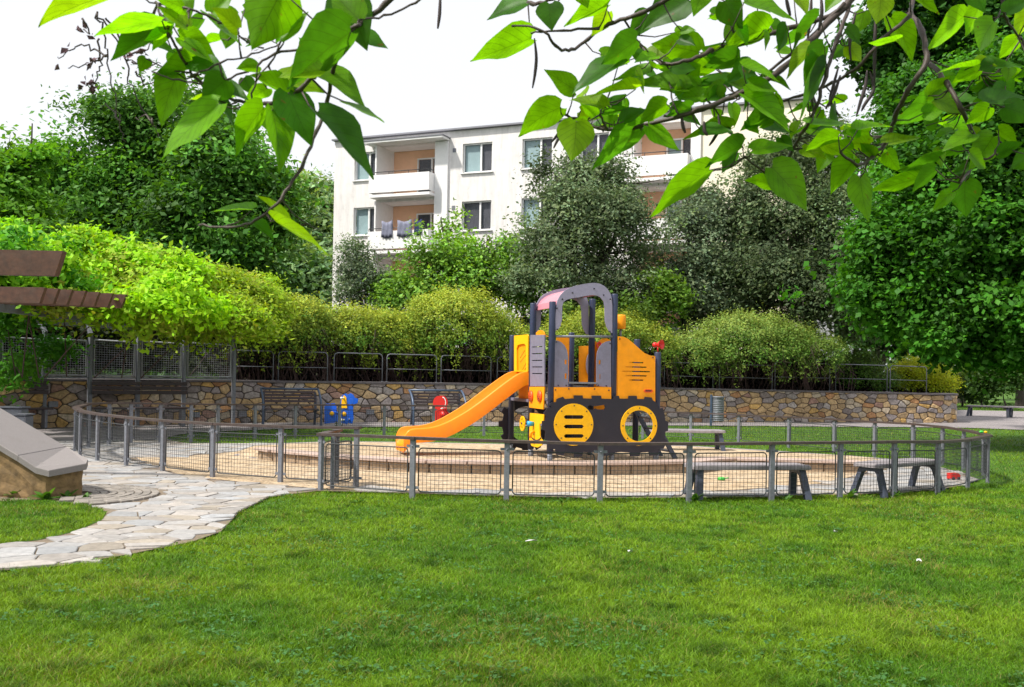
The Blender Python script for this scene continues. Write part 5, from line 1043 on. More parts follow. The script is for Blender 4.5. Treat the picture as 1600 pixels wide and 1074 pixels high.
# ---------------- hedges on the retaining wall
M['soil'] = mat('dark_soil', (.03, .022, .016), .95, var=.4)
bpy.data.objects['raised_ground'].data.materials[0] = M['soil']
def hedge(label, blobs, nc, nl, col=(.39, .46, .05), col2=(.10, .23, .03), ls=.08, ntw=260, D0=None, twig=True, cat='hedge'):
    bl = [pxblob(*b) for b in blobs]; c0 = Vector(bl[0][:3]); root = empty('hedge' if cat == 'hedge' else 'shrub', (c0.x, c0.y, 1.05), label, cat, 'yellow-green hedge mounds on the stone wall' if cat == 'hedge' else None)
    B = np.array(bl); w = (B[:, 3] * B[:, 5]); w /= w.sum(); i = rng.choice(len(B), nc, p=w); d = unit(rng.normal(size=(nc, 3))); d[:, 2] = np.where(d[:, 2] < -.35, np.abs(d[:, 2]), d[:, 2]); d = unit(d); d[:, 1] = np.where((d[:, 1] > .3) & (rng.random(nc) < .5), -d[:, 1], d[:, 1])
    sh_ = (rng.random((nc, 1)) < .07) * rng.uniform(.05, .22, (nc, 1)); lump = 1 + sh_ + .15 * np.sin(B[i, 0] * 3.1 + d[:, 0] * 7 + d[:, 1] * 4)[:, None] * np.sin(d[:, 2] * 6 + d[:, 0] * 5)[:, None]; C = B[i, :3] + d * B[i, 3:6] * rng.uniform(.84, 1.0, (nc, 1)) * lump; N = nc * nl; off = rng.normal(size=(N, 3)) * .12; 
    P = np.repeat(C, nl, 0) + off + np.repeat(d, nl, 0) * np.abs(rng.normal(size=(N, 1))) * .12; dn = np.repeat(d, nl, 0) * .8 + np.array([0, 0, .45]) + rng.normal(size=(N, 3)) * .5
    f = np.clip(.34 + d[:, 2:3] * .80 + rng.normal(size=(nc, 1)) * .28, 0, 1); cc = np.array(col) * f + np.array(col2) * (1 - f); cc = np.repeat(cc * rng.uniform(.82, 1.2, (nc, 1)), nl, 0)  # tone by facing: lit tops and darker lower sides put into leaf colour
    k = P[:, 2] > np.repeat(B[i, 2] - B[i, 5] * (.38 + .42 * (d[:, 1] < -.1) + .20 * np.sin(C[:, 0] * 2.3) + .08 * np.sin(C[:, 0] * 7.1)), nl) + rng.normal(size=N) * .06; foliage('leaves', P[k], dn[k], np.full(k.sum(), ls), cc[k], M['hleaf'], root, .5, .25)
    ns = int(sum(b[3] for b in bl) * 16); js = rng.choice(len(bl), ns, p=w); sx_ = B[js, 0] + rng.uniform(-.95, .95, ns) * B[js, 3]; sy_ = B[js, 1] - B[js, 4] * rng.uniform(.55, .95, ns); sz0 = B[js, 2] - B[js, 5] * rng.uniform(.25, .6, ns); LN = rng.uniform(.15, .75, ns)
    nn_ = 26; f__ = rng.random((ns, nn_)); SP_ = np.stack([sx_[:, None] + rng.normal(size=(ns, nn_)) * .05, sy_[:, None] - .12 * f__ + rng.normal(size=(ns, nn_)) * .05, sz0[:, None] - LN[:, None] * f__], 2).reshape(-1, 3); SP_ = SP_[SP_[:, 2] > 1.22]
    foliage('hanging_sprays', SP_, rng.normal(size=SP_.shape) + np.array([0, -.6, .3]), np.full(len(SP_), ls * .9), np.array(col) * .55 + np.array(col2) * .45, M['hleaf'], root, .45, .3)
    if twig:
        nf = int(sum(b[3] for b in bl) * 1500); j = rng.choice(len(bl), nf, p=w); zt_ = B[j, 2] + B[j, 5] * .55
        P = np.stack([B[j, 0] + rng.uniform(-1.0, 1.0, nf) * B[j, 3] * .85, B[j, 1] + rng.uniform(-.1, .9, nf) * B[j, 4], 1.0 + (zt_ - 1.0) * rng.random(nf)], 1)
        foliage('shade_leaves', P, rng.normal(size=(nf, 3)) + np.array([0, -.6, 0]), np.full(nf, .15), np.tile([[.010, .008, .008]], (nf, 1)), M['hleaf'], root, .6, .4)  # near-black filler leaves stand in for the shade under the hedge
        mb = MB()
        for _ in range(ntw):
            b = bl[rng.choice(len(bl), p=w)]; x = b[0] + rng.uniform(-1, 1) * b[3]; y = b[1] + rng.uniform(-.95, .5) * b[4]; z1 = b[2] + rng.uniform(-.5, .3) * b[5]; x0 = x + rng.uniform(-.5, .5); y0 = b[1] + rng.uniform(-.1, .5) * b[4]
            mx_ = (x + x0) / 2 + rng.uniform(-.35, .35); mb.tube([(x0, y0, 1.0), (mx_, (y + y0) / 2, (1.0 + z1) / 2 + rng.uniform(-.1, .25)), (x, y, z1), (x + rng.uniform(-.25, .25), y - rng.uniform(0, .3), z1 - rng.uniform(.05, .5))], [.016, .011, .007, .003], 4, cap=False)
        mb.build('twigs', M['twig'], root)
    return root
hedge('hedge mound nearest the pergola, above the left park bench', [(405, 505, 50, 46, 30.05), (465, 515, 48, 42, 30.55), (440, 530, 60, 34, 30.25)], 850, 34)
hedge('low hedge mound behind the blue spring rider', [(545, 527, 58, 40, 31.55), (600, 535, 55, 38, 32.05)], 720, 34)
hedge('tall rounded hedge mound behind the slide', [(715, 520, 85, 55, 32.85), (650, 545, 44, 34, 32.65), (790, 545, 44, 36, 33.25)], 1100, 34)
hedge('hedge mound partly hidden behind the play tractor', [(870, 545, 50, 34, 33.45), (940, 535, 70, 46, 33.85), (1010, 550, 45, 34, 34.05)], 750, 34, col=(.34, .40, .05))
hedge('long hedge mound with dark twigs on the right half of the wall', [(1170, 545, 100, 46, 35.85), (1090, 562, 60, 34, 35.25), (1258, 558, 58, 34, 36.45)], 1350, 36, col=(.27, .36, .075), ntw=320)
hedge('mixed green shrub spilling at the right end of the long hedge', [(1338, 585, 34, 32, 38.6), (1375, 602, 26, 18, 39)], 260, 34, col=(.10, .16, .03), ntw=40, cat='shrub')
hedge('rounded yellow-green shrub on the wall behind the tall guard rails', [(1432, 596, 46, 28, 41), (1472, 604, 20, 15, 40)], 420, 36, col=(.50, .54, .02), col2=(.28, .38, .02), ntw=40, cat='shrub')
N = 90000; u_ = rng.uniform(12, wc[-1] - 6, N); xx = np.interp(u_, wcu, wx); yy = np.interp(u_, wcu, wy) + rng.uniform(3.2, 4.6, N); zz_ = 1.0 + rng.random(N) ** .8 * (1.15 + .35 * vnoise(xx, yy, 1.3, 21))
foliage('dark_backfill', np.stack([xx, yy, zz_], 1), rng.normal(size=(N, 3)) + np.array([0, -.4, .2]), np.full(N, .20), np.tile([[.030, .055, .018]], (N, 1)), M['leaf'], None, .6, .4, kind='stuff')  # added dark leaf row; closes bright gaps in the shade below the hedges
# ---------------- vines over the pergola
def vine(label, blobs, nc, nl, col, col2, ls, cr=.22, drop=0):
    bl = [pxblob(*b) for b in blobs]; c0 = bl[0]; root = empty('climbing_vine', (c0[0], c0[1], 1.2), label, 'vine', 'vines on the pergola'); C, d, _ = boughs(bl, nc, 16, .26, .72); nc = len(C); N = nc * nl; f_ = np.abs(rng.normal(size=(N, 1)))
    P = np.repeat(C, nl, 0) + rng.normal(size=(N, 3)) * cr * np.array([1, 1, .6]) - f_ * np.array([0, 0, .16]) + f_ * np.repeat(d, nl, 0) * .12; dn = np.repeat(d, nl, 0) * .5 + np.array([0, -.25, .5]) + rng.normal(size=(N, 3)) * .5
    f = np.repeat(rng.random((nc // 16 + 1, 1)), 16, 0)[:nc] * .7 + rng.random((nc, 1)) * .3; f = np.clip(f * 1.5 - .35, 0, 1); cc = np.repeat((np.array(col) * (1 - f) + np.array(col2) * f) * rng.uniform(.85, 1.15, (nc, 1)), nl, 0); foliage('leaves', P, dn, np.full(N, ls), cc, M['leaf'], root, .5, .2)
    mb = MB()
    for _ in range(4 + drop):
        c = C[rng.integers(nc)]; a = Vector((c0[0] + rng.uniform(-1.5, 1.5), c[1] + rng.uniform(-.3, .3), 1.3)); mb.tube([a, a.lerp(Vector(c), .5) + Vector((rng.uniform(-.3, .3), 0, rng.uniform(0, .5))), Vector(c)], [.016, .012, .006], 5)
    mb.build('stems', M['twig'], root); return root
VY = (.32, .62, .012); VO = (.32, .36, .05); VG = (.075, .30, .02)
vine('brightest yellow-green vine heaped high at the left edge over the pergola', [(20, 392, 60, 38, 21.5), (75, 412, 46, 32, 21.5), (-20, 420, 60, 50, 20.5), (40, 442, 70, 22, 21)], 560, 34, VY, VG, .16)
vine('yellow-green vine mound over the middle of the pergola', [(165, 428, 58, 34, 24), (245, 440, 62, 38, 24), (215, 478, 60, 24, 21.8), (260, 470, 60, 34, 22.6), (132, 388, 32, 22, 24), (205, 405, 26, 16, 24), (110, 440, 40, 26, 23), (150, 492, 60, 16, 22.3), (60, 470, 40, 14, 20.5)], 1100, 34, VY, VO, .155)
vine('vine mound sloping down to the hedge at the right end of the pergola', [(318, 458, 56, 38, 26.0), (378, 480, 50, 38, 27.0), (310, 482, 60, 32, 24.0), (405, 470, 40, 30, 29), (345, 505, 60, 22, 24.6)], 1000, 40, (.30, .50, .02), VO, .12)
vine('dark green creeper hanging down over the left mesh panels', [(30, 520, 45, 50, 23.8), (60, 560, 36, 24, 24), (-20, 540, 60, 60, 22.5), (10, 480, 40, 25, 23)], 260, 26, (.06, .22, .015), (.10, .28, .02), .13)
vine('creeper filler coloured dark as shade behind the mesh panels under the pergola', [(180, 500, 90, 32, 29.0), (330, 520, 90, 34, 30), (100, 520, 70, 36, 28), (250, 555, 170, 40, 31.5), (60, 560, 60, 40, 29)], 760, 34, (.035, .06, .02), (.06, .06, .03), .13, cr=.3)  # filler leaves; shade under the pergola put into their dark colour
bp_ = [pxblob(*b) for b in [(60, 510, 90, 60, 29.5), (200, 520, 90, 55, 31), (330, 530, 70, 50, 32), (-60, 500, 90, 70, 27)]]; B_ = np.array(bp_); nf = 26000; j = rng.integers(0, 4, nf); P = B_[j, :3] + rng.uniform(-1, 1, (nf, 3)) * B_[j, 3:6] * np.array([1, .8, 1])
rt = empty('shade_filler', (B_[1][0], B_[1][1], 1.0), 'near-black leaf filler standing in for shade behind the mesh panels of the pergola', 'shade_filler'); k = P[:, 2] > 1.1  # added near-black leaves in place of the shade behind the mesh
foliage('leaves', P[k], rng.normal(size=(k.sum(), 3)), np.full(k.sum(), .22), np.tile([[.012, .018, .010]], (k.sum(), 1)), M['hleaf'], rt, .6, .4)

# ---------------- grass
def grass(name, N, D0, D1, hgt, wid, xr=(-.60, .60), mode=0, tall=0.0):
    D = D0 * (D1 / D0) ** rng.random(N); X = D * rng.uniform(xr[0], xr[1], N); ins = inpoly(X + rng.normal(size=N) * .035, D + rng.normal(size=N) * .05, PAVE); isl = inpoly(X, D, ISL); keep = (~ins) | isl
    jx = rng.normal(size=N) * .03; keep &= ~(inpoly(X + jx, D + jx[::-1], PAVE) & ~isl & (rng.random(N) < .3)); wallb = (np.interp(X, wx[:100], wy[:100]) - .05 < D) & (X < WP[10].x + 1.5) & (D < 60) & (D > 15); keep &= ~wallb
    X, D = X[keep], D[keep]; N = len(X); z = h(X, D) - .012 + .022 * isl[keep]; n1 = vnoise(X, D, .55, 1); n2 = vnoise(X, D, .16, 2); n3 = vnoise(X, D, 1.7, 3); n4 = vnoise(X, D, .07, 4)
    sc_ = np.clip(D / 6, 1, None); H = hgt * (.35 + .55 * n1 + .75 * n2) * rng.uniform(.55, 1.25, N); w = wid * sc_ ** .8 * rng.uniform(.7, 1.3, N); th = rng.uniform(0, 6.283, N); lean = rng.uniform(.3, 1.7, N) * H; la = rng.uniform(0, 6.283, N)
    bx, by = np.cos(th) * w / 2, np.sin(th) * w / 2; lx, ly = np.cos(la) * lean, np.sin(la) * lean
    V = np.stack([np.stack([X - bx, D - by, z], 1), np.stack([X + bx, D + by, z], 1), np.stack([X + lx * .35 + bx * .8, D + ly * .35 + by * .8, z + H * .6], 1), np.stack([X + lx * .35 - bx * .8, D + ly * .35 - by * .8, z + H * .6], 1), np.stack([X + lx, D + ly, z + H * .95], 1)], 1)
    b = (np.arange(N) * 5)[:, None]; Q = b + np.array([[0, 1, 2, 3]]); T = b + np.array([[3, 2, 4]])
    g1, g2, g3, g4 = np.array([.085, .22, .006]), np.array([.20, .345, .012]), np.array([.024, .08, .004]), np.array([.30, .26, .07])
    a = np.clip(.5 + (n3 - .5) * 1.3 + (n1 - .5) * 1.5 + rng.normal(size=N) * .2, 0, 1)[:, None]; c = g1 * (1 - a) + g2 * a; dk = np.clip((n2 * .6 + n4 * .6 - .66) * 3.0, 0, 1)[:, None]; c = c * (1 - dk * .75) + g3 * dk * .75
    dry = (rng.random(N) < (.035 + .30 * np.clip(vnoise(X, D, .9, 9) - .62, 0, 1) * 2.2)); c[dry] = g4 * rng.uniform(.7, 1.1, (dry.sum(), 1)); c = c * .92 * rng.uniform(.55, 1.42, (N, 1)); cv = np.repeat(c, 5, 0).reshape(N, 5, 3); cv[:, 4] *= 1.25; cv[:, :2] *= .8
    o = npmesh(name, V.reshape(-1, 3), quads=Q, tris=T, cols=cv.reshape(-1, 3), m_=M['blade'], parent=None); tag(o, kind='stuff'); return o
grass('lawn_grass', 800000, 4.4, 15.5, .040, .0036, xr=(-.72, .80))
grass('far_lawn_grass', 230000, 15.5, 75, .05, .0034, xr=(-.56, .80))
# clover and daisy-like rosettes among the blades
nC = 9000; D = 4.7 * (13 / 4.7) ** rng.random(nC); X = D * rng.uniform(-.58, .58, nC); k = (~inpoly(X, D, PAVE)) & (vnoise(X, D, .35, 11) > .56); X, D = X[k], D[k]; P = np.stack([X, D, rng.uniform(.012, .035, len(X))], 1)
P = np.repeat(P, 3, 0) + rng.normal(size=(len(X) * 3, 3)) * np.array([.011, .011, .003]); foliage('lawn_clover', P, rng.normal(size=P.shape) * .3 + np.array([0, 0, 1]), np.full(len(P), .024), np.tile(np.array([[.075, .19, .05]]), (len(P), 1)), M['leaf'], None, aspect=.8, kind='stuff')
def weed(px, py, label, s=1.0, n=16, col=(.07, .17, .025)):
    q = G(px, py); root = empty('weed', (q.x, q.y, float(h(q.x, q.y))), label, 'weed', 'weeds at the foot of walls and fence posts'); mb = MB()
    for k in range(n):
        a = rng.uniform(0, 6.283); L = rng.uniform(.10, .2) * s; el_ = rng.uniform(.3, 1.2); w = L * .16; pts = []
        for i in range(5):
            f = i / 4; r_ = L * f * math.cos(el_); z = L * f * math.sin(el_) - L * .35 * f * f; ww = w * math.sin(math.pi * min(f * .9 + .08, 1)); pts.append((Vector((r_ * math.cos(a), r_ * math.sin(a), z)), ww))
        vs = []; sd_ = Vector((-math.sin(a), math.cos(a), 0))
        for p, ww in pts: vs += [root.location + p - sd_ * ww, root.location + p + sd_ * ww]
        g = rng.uniform(.75, 1.3); mb.add(vs, [(2 * i, 2 * i + 1, 2 * i + 3, 2 * i + 2) for i in range(4)], tuple(c * g for c in col), True)
    mb.build('rosette', M['leaf'], root, cols=True)
for px, py, s_, n, lb_ in [(72, 783, 1.5, 26, 'leafy weed tuft at the corner of the planter wall'), (105, 780, 1.2, 22, 'weed tuft against the end face of the planter wall'), (132, 782, .9, 14, 'low weed at the right foot of the planter wall'), (25, 778, 1.2, 18, 'weed in the shade below the planter slab'), (560, 786, .8, 10, 'weed at the fence foot below the gate'), (1085, 784, 1.3, 12, 'light green weed at the fence foot under the long bench'), (1230, 783, .9, 12, 'weed at the fence foot right of the long bench'), (1325, 780, 1.3, 14, 'weed at the fence foot below the turned bench'), (1400, 777, .9, 12, 'weed at the fence post beside the turned bench'), (880, 787, .8, 12, 'weed at the fence foot below the play tractor'), (1305, 660, 1.0, 10, 'weed at the foot of the stone wall')]: weed(px, py, lb_, s_, n)

# ================================================================== OVERHANGING CATALPA
ct = empty('catalpa_tree', (3.4, -1.6, 0), 'overhanging tree with large heart-shaped leaves and long dark pods across the top', 'tree')
PR = [(0, .30, -.10), (.05, .66, -.075), (.14, .90, -.03), (.26, 1, 0), (.40, .93, 0), (.55, .74, 0), (.70, .50, 0), (.84, .26, 0), (.94, .10, 0), (1, .0, 0)]; CV = [-1, -.72, -.38, 0, .38, .72, 1]
LV = []; LQ = []; LC = []; LUV = []; PET = MB()
def catleaf(bx, by, tx, ty, wp, D, col=None, dd=None):
    tx, ty = bx + (tx - bx) * 1.04, by + (ty - by) * 1.04; wp *= rng.uniform(.98, 1.12)
    B = at(bx, by, D); dd = rng.uniform(-.05, .06) if dd is None else dd; T = at(tx, ty, D + dd); ax = T - B; L = ax.length; ax.normalize(); Lp = math.hypot(tx - bx, ty - by); wt = max(.78 * Lp, wp); W = wt / F_ * D / 2 * (L / (Lp / F_ * D)) if False else wt / F_ * D / 2
    view = (B.lerp(T, .5) - EYEV).normalized(); s0 = ax.cross(view).normalized(); n0 = s0.cross(ax).normalized(); ro = math.acos(min(1, max(wp / wt, .12))) * (1 if rng.random() < .75 else -1); sd = s0 * math.cos(ro) + n0 * math.sin(ro); n = sd.cross(ax).normalized()
    if n.z < 0: n = -n
    fold = rng.uniform(.06, .42); droop = rng.uniform(.0, .20) * L; wav = rng.uniform(0, 6.28); b0 = len(LV); bend = rng.uniform(-.10, .10) * L
    g = rng.uniform(.72, 1.22); c = np.array(col if col else (.15, .36, .006)) * g; 
    if col is None and rng.random() < .38: c = np.array((.06, .19, .012)) * g  # overlapped leaves: their shade put into a darker base colour
    elif col is None and rng.random() < .25: c = np.array((.24, .42, .008)) * g
    for t, hw, back in PR:
        for v in CV:
            p = B + ax * (L * (t + back * abs(v) ** 1.5)) + sd * (W * hw * v) + n * (abs(v) * hw * W * fold - droop * (t ** 2) + .04 * W * math.sin(t * 11 + v * 3 + wav) * abs(v)) + sd * (bend * math.sin(math.pi * t) * .6)
            LV.append(tuple(p)); LUV.append((t, v, 0)); LC.append(tuple(c * (1 - .1 * (abs(v) < .1))))
    K = len(CV)
    for i in range(len(PR) - 1):
        for k in range(K - 1): LQ.append((b0 + i * K + k, b0 + i * K + k + 1, b0 + (i + 1) * K + k + 1, b0 + (i + 1) * K + k))
    return B
DL_, DR_ = 2.6, 3.4
LEFT = [(215, -12, 62, 14, 46), (253, 33, 150, 47, 26), (242, 45, 172, 86, 38), (280, 58, 340, 85, 36), (440, -14, 396, 73, 84), (548, 50, 440, 125, 76), (533, -4, 571, 74, 66), (278, 115, 245, 194, 46), (341, 163, 248, 236, 44), (325, 100, 238, 120, 32), (412, 168, 364, 240, 40), (425, 172, 444, 266, 42), (450, 145, 487, 224, 56), (496, 176, 586, 271, 40), (492, 113, 572, 156, 34), (540, 160, 600, 186, 8), (402, 103, 370, 108, 22), (352, 125, 318, 158, 48), (393, 328, 328, 325, 12), (450, 345, 402, 305, 12), (392, 345, 428, 373, 18), (430, 345, 521, 390, 20), (455, 150, 393, 118, 30), (418, 172, 440, 216, 36), (292, 42, 248, 8, 26), (272, 32, 305, -8, 30), (262, 50, 262, 14, 24), (325, 22, 376, 70, 14), (500, 300 - 190, 438, 112, 30), (330, 20, 365, -12, 34), (285, 12, 235, -10, 26), (372, 45, 335, 12, 30), (300, 95, 352, 118, 34), (330, 135, 385, 150, 26), (435, 120, 505, 140, 36), (260, 50, 225, 62, 18), (440, 60, 480, 20, 30), (560, 30, 520, -20, 44)]
RIGHT = [(830, 60, 735, 84, 48), (822, 5, 760, 22, 30), (860, 6, 862, 43, 44), (950, 8, 882, 38, 30), (950, 18, 922, 53, 30), (898, 140, 857, 108, 32), (968, 95, 892, 133, 28), (995, 62, 938, 97, 42), (876, 168, 810, 208, 46), (900, 190, 893, 250, 62), (918, 192, 878, 232, 24), (1003, 200, 922, 256, 42), (1013, 197, 1061, 234, 28), (1108, 266, 1016, 335, 42), (1142, 200, 1068, 210, 22), (1160, 228, 1100, 258, 28), (1152, 238, 1128, 270, 26), (1017, 113, 958, 124, 18), (1072, 140, 990, 128, 30), (993, 140, 924, 144, 14), (1092, 82, 1020, 68, 50), (1075, 0, 1006, 42, 56), (1012, 22, 985, 58, 34), (1025, 88, 993, 96, 16), (945, 168, 892, 155, 20), (955, 165, 978, 148, 22), (930, 182, 908, 160, 20), (1042, 163, 998, 190, 30), (1202, 45, 1126, 74, 44), (1152, 88, 1098, 100, 30), (1132, 2, 1160, 44, 46), (1163, 3, 1240, 31, 22), (1280, 24, 1232, 73, 18), (1266, 74, 1224, 117, 24), (1288, 72, 1254, 132, 34), (1290, 103, 1240, 180, 28), (1163, 148, 1237, 196, 34), (1172, 163, 1236, 205, 24), (1095, 204, 1144, 206, 20), (1176, 235, 1236, 229, 24), (1206, 262, 1263, 326, 56), (1207, 290, 1167, 278, 26), (1267, 193, 1337, 187, 14), (1310, 213, 1257, 229, 24), (1254, 233, 1290, 244, 22), (1335, 250, 1296, 299, 36), (1344, 278, 1349, 346, 38), (1436, 278, 1359, 297, 26), (1340, 203, 1393, 194, 14), (1387, 224, 1438, 204, 22), (1386, 238, 1404, 267, 26), (1468, 245, 1404, 266, 20), (1462, 265, 1424, 300, 24), (1488, 300, 1455, 329, 20), (1508, 284, 1510, 338, 46), (1487, 142, 1391, 186, 44), (1506, 26, 1447, 78, 34), (1530, 8, 1507, 56, 28), (1553, 34, 1523, 83, 36), (1392, 28, 1430, 89, 38), (1402, 62, 1358, 66, 14), (1423, -14, 1468, 21, 22), (1536, 106, 1600, 104, 18), (1530, 126, 1594, 117, 16), (1521, 104, 1464, 104, 10), (1530, 110, 1488, 128, 26), (1540, 160, 1606, 150, 28), (1570, 168, 1615, 192, 36), (1546, 168, 1510, 192, 30), (1552, 213, 1518, 260, 46), (1520, 210, 1474, 226, 20), (1520, 260, 1488, 270, 16), (1612, 243, 1580, 264, 34), (1560, 203, 1596, 226, 20), (1376, -8, 1369, 37, 40), (1351, 18, 1339, 52, 26), (1325, 72, 1346, 97, 28), (1322, 45, 1345, 70, 20), (1520, -18, 1536, 20, 30), (1612, 8, 1584, 60, 28), (1148, 96, 1096, 72, 36), (1172, 98, 1133, 126, 26), (1160, 103, 1219, 118, 16), (1142, 130, 1094, 118, 24), (1130, 132, 1098, 152, 26), (1100, 150, 1058, 150, 24), (1090, 130, 1060, 112, 20), (1170, 130, 1215, 140, 22), (1080, 168, 1040, 180, 18), (1190, 158, 1228, 165, 16), (960, 190, 938, 168, 22), (975, 190, 1010, 168, 22), (1330, 235, 1300, 222, 18), (1365, 245, 1345, 222, 20), (1530, 165, 1560, 140, 20), (1560, 240, 1598, 222, 22), (1590, 60, 1560, 90, 26), (1572, 20, 1605, -5, 26), (1310, -10, 1290, 18, 26), (1240, -10, 1262, 22, 22), (1100, -16, 1085, 22, 34), (1182, -12, 1200, 20, 24), (905, -14, 918, 12, 26), (1450, 150, 1478, 118, 20), (1515, 240, 1545, 262, 22)]
NODES = []
FILL = []
for _ in range(135):
    cx, cy, sx_, sy_ = [(1120, 130, 70, 45), (960, 170, 60, 25), (1230, 175, 70, 30), (1330, 215, 55, 25), (1490, 190, 60, 60), (1050, 90, 70, 40), (1560, 120, 40, 50), (1180, 40, 90, 30)][rng.integers(8)]
    x, y = cx + rng.normal() * sx_ * .6, cy + rng.normal() * sy_ * .6; a_ = rng.uniform(0, 6.283); L0 = rng.uniform(24, 58); FILL.append((x, y, x + L0 * math.cos(a_), y + L0 * (.5 * math.sin(a_) + .25), rng.uniform(8, 28)))
for L_ in FILL: NODES.append((catleaf(*L_, DR_ + rng.uniform(-.05, .35)), 1))
for _ in range(26):
    x, y = [(270, 60), (400, 120), (330, 30), (460, 60)][rng.integers(4)]; x += rng.normal() * 35; y += rng.normal() * 25; a_ = rng.uniform(0, 6.283); L0 = rng.uniform(30, 64); NODES.append((catleaf(x, y, x + L0 * math.cos(a_), y + L0 * (.5 * math.sin(a_) + .2), rng.uniform(10, 30), DL_ + rng.uniform(0, .3)), 0))
for L_ in LEFT: NODES.append((catleaf(*L_, DL_ + rng.uniform(-.14, .14)), 0))
for L_ in RIGHT: NODES.append((catleaf(*L_, DR_ + rng.uniform(-.16, .16)), 1))
BR = [(0, [(660, -60), (600, 8), (560, 38), (530, 58), (505, 95), (470, 138), (432, 160), (390, 162), (350, 150), (310, 125), (285, 90), (262, 45), (245, 5)], 12, 4), (0, [(560, 38), (515, 62), (480, 75), (430, 85), (395, 105), (335, 130), (280, 125), (238, 112)], 7, 3), (0, [(535, 58), (518, 120), (512, 160), (495, 205), (470, 260), (440, 310), (400, 345), (358, 355), (310, 350)], 9, 4), (0, [(690, -20), (650, 5), (600, 25), (565, 32)], 5, 4), (0, [(390, 162), (405, 120), (435, 80), (420, 60)], 4, 2), (0, [(245, 5), (290, 12), (330, 28), (370, 52), (410, 75)], 5, 3), (0, [(300, 118), (345, 100), (395, 85), (435, 70)], 4, 3), (0, [(440, 312), (470, 345), (500, 360)], 3, 2),
      (1, [(1365, -50), (1330, 0), (1270, 60), (1220, 110), (1170, 140), (1110, 165), (1060, 182), (1000, 198), (950, 203), (905, 188), (878, 178)], 14, 5), (1, [(1370, -45), (1310, 18), (1230, 45), (1160, 66), (1110, 80), (1075, 95), (1040, 100), (1010, 82), (990, 55), (975, 30)], 11, 4), (1, [(1090, -30), (1045, -2), (1000, 22), (950, 38), (918, 62), (893, 78), (868, 72), (845, 45), (800, 42)], 10, 4), (1, [(935, 45), (880, 48), (830, 52)], 6, 3), (1, [(1440, -50), (1424, 5), (1420, 25), (1375, 65), (1340, 105), (1300, 130), (1250, 150), (1205, 158), (1190, 125)], 9, 4), (1, [(1422, 22), (1440, 50), (1447, 95), (1420, 140), (1400, 180), (1385, 220), (1365, 245), (1340, 258), (1315, 238)], 12, 5), (1, [(1447, 95), (1480, 130), (1502, 170), (1520, 210), (1525, 240), (1512, 272), (1500, 287)], 11, 4), (1, [(1345, -30), (1330, 5), (1308, 60), (1290, 120), (1275, 170), (1255, 205), (1235, 240), (1215, 272), (1195, 270), (1165, 245)], 9, 4), (1, [(1570, -40), (1567, 0), (1572, 30), (1595, 60)], 7, 4), (1, [(1504, 170), (1535, 160), (1570, 168)], 5, 3), (1, [(1520, 245), (1550, 247), (1562, 215)], 5, 3), (1, [(1165, 245), (1140, 262), (1108, 267)], 3, 3), (1, [(1320, 5), (1240, 80), (1180, 125), (1100, 172), (1040, 182)], 7, 4), (1, [(950, 203), (938, 180), (945, 165)], 5, 3), (1, [(1060, 180), (1050, 150), (1045, 120)], 4, 2), (1, [(820, 6), (850, 4), (880, -6)], 9, 4), (1, [(1530, 112), (1500, 108), (1447, 95)], 4, 3)]
lm = MB(); allp = []
for side_, P, ra, rb_ in BR:
    D = DL_ if side_ == 0 else DR_; pts = smooth_pts([at(x, y, D + .10 * math.sin(i * 1.3 + x * .01) + (0.03)) for i, (x, y) in enumerate(P)], 5); n = len(pts)
    pts = [p + Vector((rng.normal() * .002, rng.normal() * .002, rng.normal() * .002)) for p in pts]; rr = [(ra * (1 - i / (n - 1)) + rb_ * (i / (n - 1))) / 2 / F_ * D * (.98 if i % 5 == 0 else .80) for i in range(n)]; lm.tube(pts, rr, 8); allp += [(p, side_) for p in pts]
for B, s_ in NODES:                                    # petioles to the nearest twig
    q = min((p for p, k in allp if k == s_), key=lambda p: (p - B).length)
    lm.tube([q, q.lerp(B, .5) + Vector((0, 0, -.012)), B], [.0032, .0022, .0018], 5)
for P, ra in (([(3.4, -1.6, 3.0), (2.5, .4, 3.7), (1.7, 2.2, 3.45), tuple(at(1370, -45, DR_))], (.09, .03)), ([(3.4, -1.6, 3.2), (1.6, 0, 3.9), (.4, 1.8, 3.4), tuple(at(660, -60, DL_))], (.08, .02)), ([(3.4, -1.6, 2.9), (2.9, .8, 3.6), (2.0, 2.6, 3.3), tuple(at(1440, -50, DR_))], (.08, .025)), ([(2.0, 2.6, 3.3), (1.0, 3.2, 3.25), tuple(at(1090, -30, DR_))], (.03, .016)), ([(2.0, 2.6, 3.3), tuple(at(1570, -40, DR_))], (.03, .014)), ([(1.0, 3.2, 3.25), tuple(at(880, -6, DR_))], (.018, .012))):
    pts = smooth_pts(P, 6); lm.tube(pts, list(np.linspace(ra[0], ra[1], len(pts))), 9)
lm.build('branches', M['catbark'], ct)
mb = MB(); mb.tube(smooth_pts([(3.4, -1.6, -.1), (3.38, -1.62, 1.2), (3.45, -1.55, 2.6), (3.4, -1.6, 3.3), (3.0, -2.2, 4.8)], 5), list(np.linspace(.26, .12, 21)), 14); mb.build('trunk', M['bark'], ct)
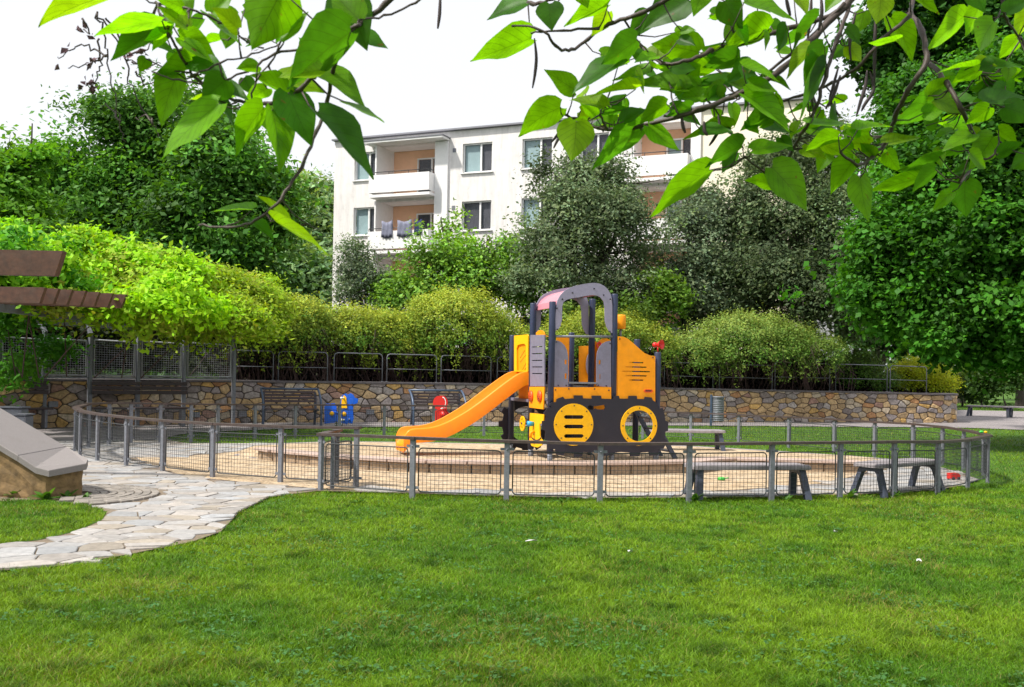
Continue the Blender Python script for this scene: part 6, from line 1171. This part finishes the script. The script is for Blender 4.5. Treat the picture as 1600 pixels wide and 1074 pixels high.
for _ in range(1100):                                   # unseen rest of the crown overhead and behind, spread to shade the lawn
    x = rng.uniform(-8, 6.5); y = rng.uniform(-7, 3.4); z = rng.uniform(3.3, 6.4)
    if y > .2 and z < EYE + .42 * y + .5: continue
    b0 = len(LV); B = Vector((x, y, z)); ax = Vector((rng.normal(), rng.normal(), -.5 + .3 * rng.normal())).normalized(); L = rng.uniform(.16, .26); sd = ax.cross(Vector((0, 0, 1))).normalized(); n = sd.cross(ax)
    for t, hw, back in PR:
        for v in CV: LV.append(tuple(B + ax * (L * (t + back * abs(v))) + sd * (L * .38 * hw * v) + n * (abs(v) * hw * L * .1))); LUV.append((t, v, 0)); LC.append((.10, .25, .012))
    for i in range(len(PR) - 1):
        for k in range(6): LQ.append((b0 + i * 7 + k, b0 + i * 7 + k + 1, b0 + (i + 1) * 7 + k + 1, b0 + (i + 1) * 7 + k))
npmesh('foliage', LV, quads=LQ, cols=np.array(LC), m_=M['catleaf'], parent=ct, smooth=True, luv=LUV)
for P, s_ in (([(688, -10), (687, 20), (684, 45)], 1), ([(835, 60), (838, 90), (836, 115), (832, 138)], 1), ([(893, 186), (885, 200), (872, 218), (865, 232)], 1), ([(887, 188), (876, 205), (862, 222)], 1), ([(1268, -5), (1266, 30), (1262, 60)], 1), ([(1283, -5), (1284, 22), (1279, 48)], 1), ([(1310, 105), (1302, 135), (1298, 160), (1312, 182)], 1), ([(1355, 110), (1352, 135), (1345, 158), (1338, 182)], 1), ([(1359, 112), (1365, 140), (1352, 162), (1346, 174)], 1), ([(1369, 15), (1367, 70), (1366, 130)], 1), ([(1122, 180), (1124, 200), (1115, 218), (1108, 228)], 1), ([(1065, 182), (1067, 197), (1071, 208)], 1), ([(1100, 190), (1101, 205), (1106, 212)], 1), ([(1228, -5), (1231, 10), (1235, 25)], 1), ([(1140, 0), (1142, 30), (1146, 52)], 1), ([(1337, 20), (1328, 60), (1330, 95)], 1), ([(1313, 118), (1302, 150), (1290, 170)], 1)):
    D = DR_ + rng.uniform(-.05, .05); pts = smooth_pts([at(x, y, D) for x, y in P], 5); n = len(pts); pd = MB(); pd.tube(pts, [.0055 * math.sin(math.pi * (i + 1.5) / (n + 2)) + .001 for i in range(n)], 6); pd.build('seed_pod', M['pod'], ct)
dw = MB(); cr_ = MB()
for P in ([(150, 22), (162, 50), (168, 90), (175, 140), (188, 190), (193, 220)], [(165, 28), (195, 75), (200, 115), (212, 150), (240, 195), (248, 212)], [(150, 22), (180, 62), (200, 85), (218, 105)], [(168, 88), (135, 72), (110, 78), (90, 92)], [(150, 60), (158, 100), (150, 120), (146, 140)], [(200, 85), (228, 78), (240, 60)], [(205, 95), (230, 105), (250, 100)], [(130, 30), (140, 50), (128, 45)], [(168, 88), (140, 102), (105, 108)], [(210, 110), (225, 132), (245, 128)], [(188, 190), (175, 170), (160, 165)], [(240, 195), (228, 180), (215, 185)]):
    pts = smooth_pts([at(x, y, 3.1 + .02 * i) for i, (x, y) in enumerate(P)], 5); pts = [p + Vector((rng.normal() * .004, 0, rng.normal() * .004)) for p in pts]; dw.tube(pts, list(np.linspace(.0035, .0014, len(pts))), 5)
dw.build('dry_twigs', M['catbark'], ct)
for x, y, n in ((140, 98, 5), (147, 125, 5), (132, 130, 4), (145, 138, 4), (202, 88, 6), (222, 82, 6), (126, 45, 3), (110, 75, 2), (84, 102, 1), (143, 55, 2), (220, 75, 3), (232, 100, 2), (300, 85, 2), (150, 92, 3), (395, 85, 4), (505, 22, 3), (515, 108, 2)):
    for _ in range(n):
        c = at(x + rng.normal() * 5, y + rng.normal() * 5, 3.1 + rng.uniform(-.03, .03)); r1 = Vector(rng.normal(size=3)).normalized(); r2 = Vector(rng.normal(size=3)).normalized(); s_ = rng.uniform(.008, .018)
        cr_.add([c - r1 * s_, c + r2 * s_ * .6, c + r1 * s_, c - r2 * s_ * .5 + r1.cross(r2) * s_ * .6], [(0, 1, 2), (0, 2, 3)])
cr_.build('withered_leaves', M['dry'], ct)
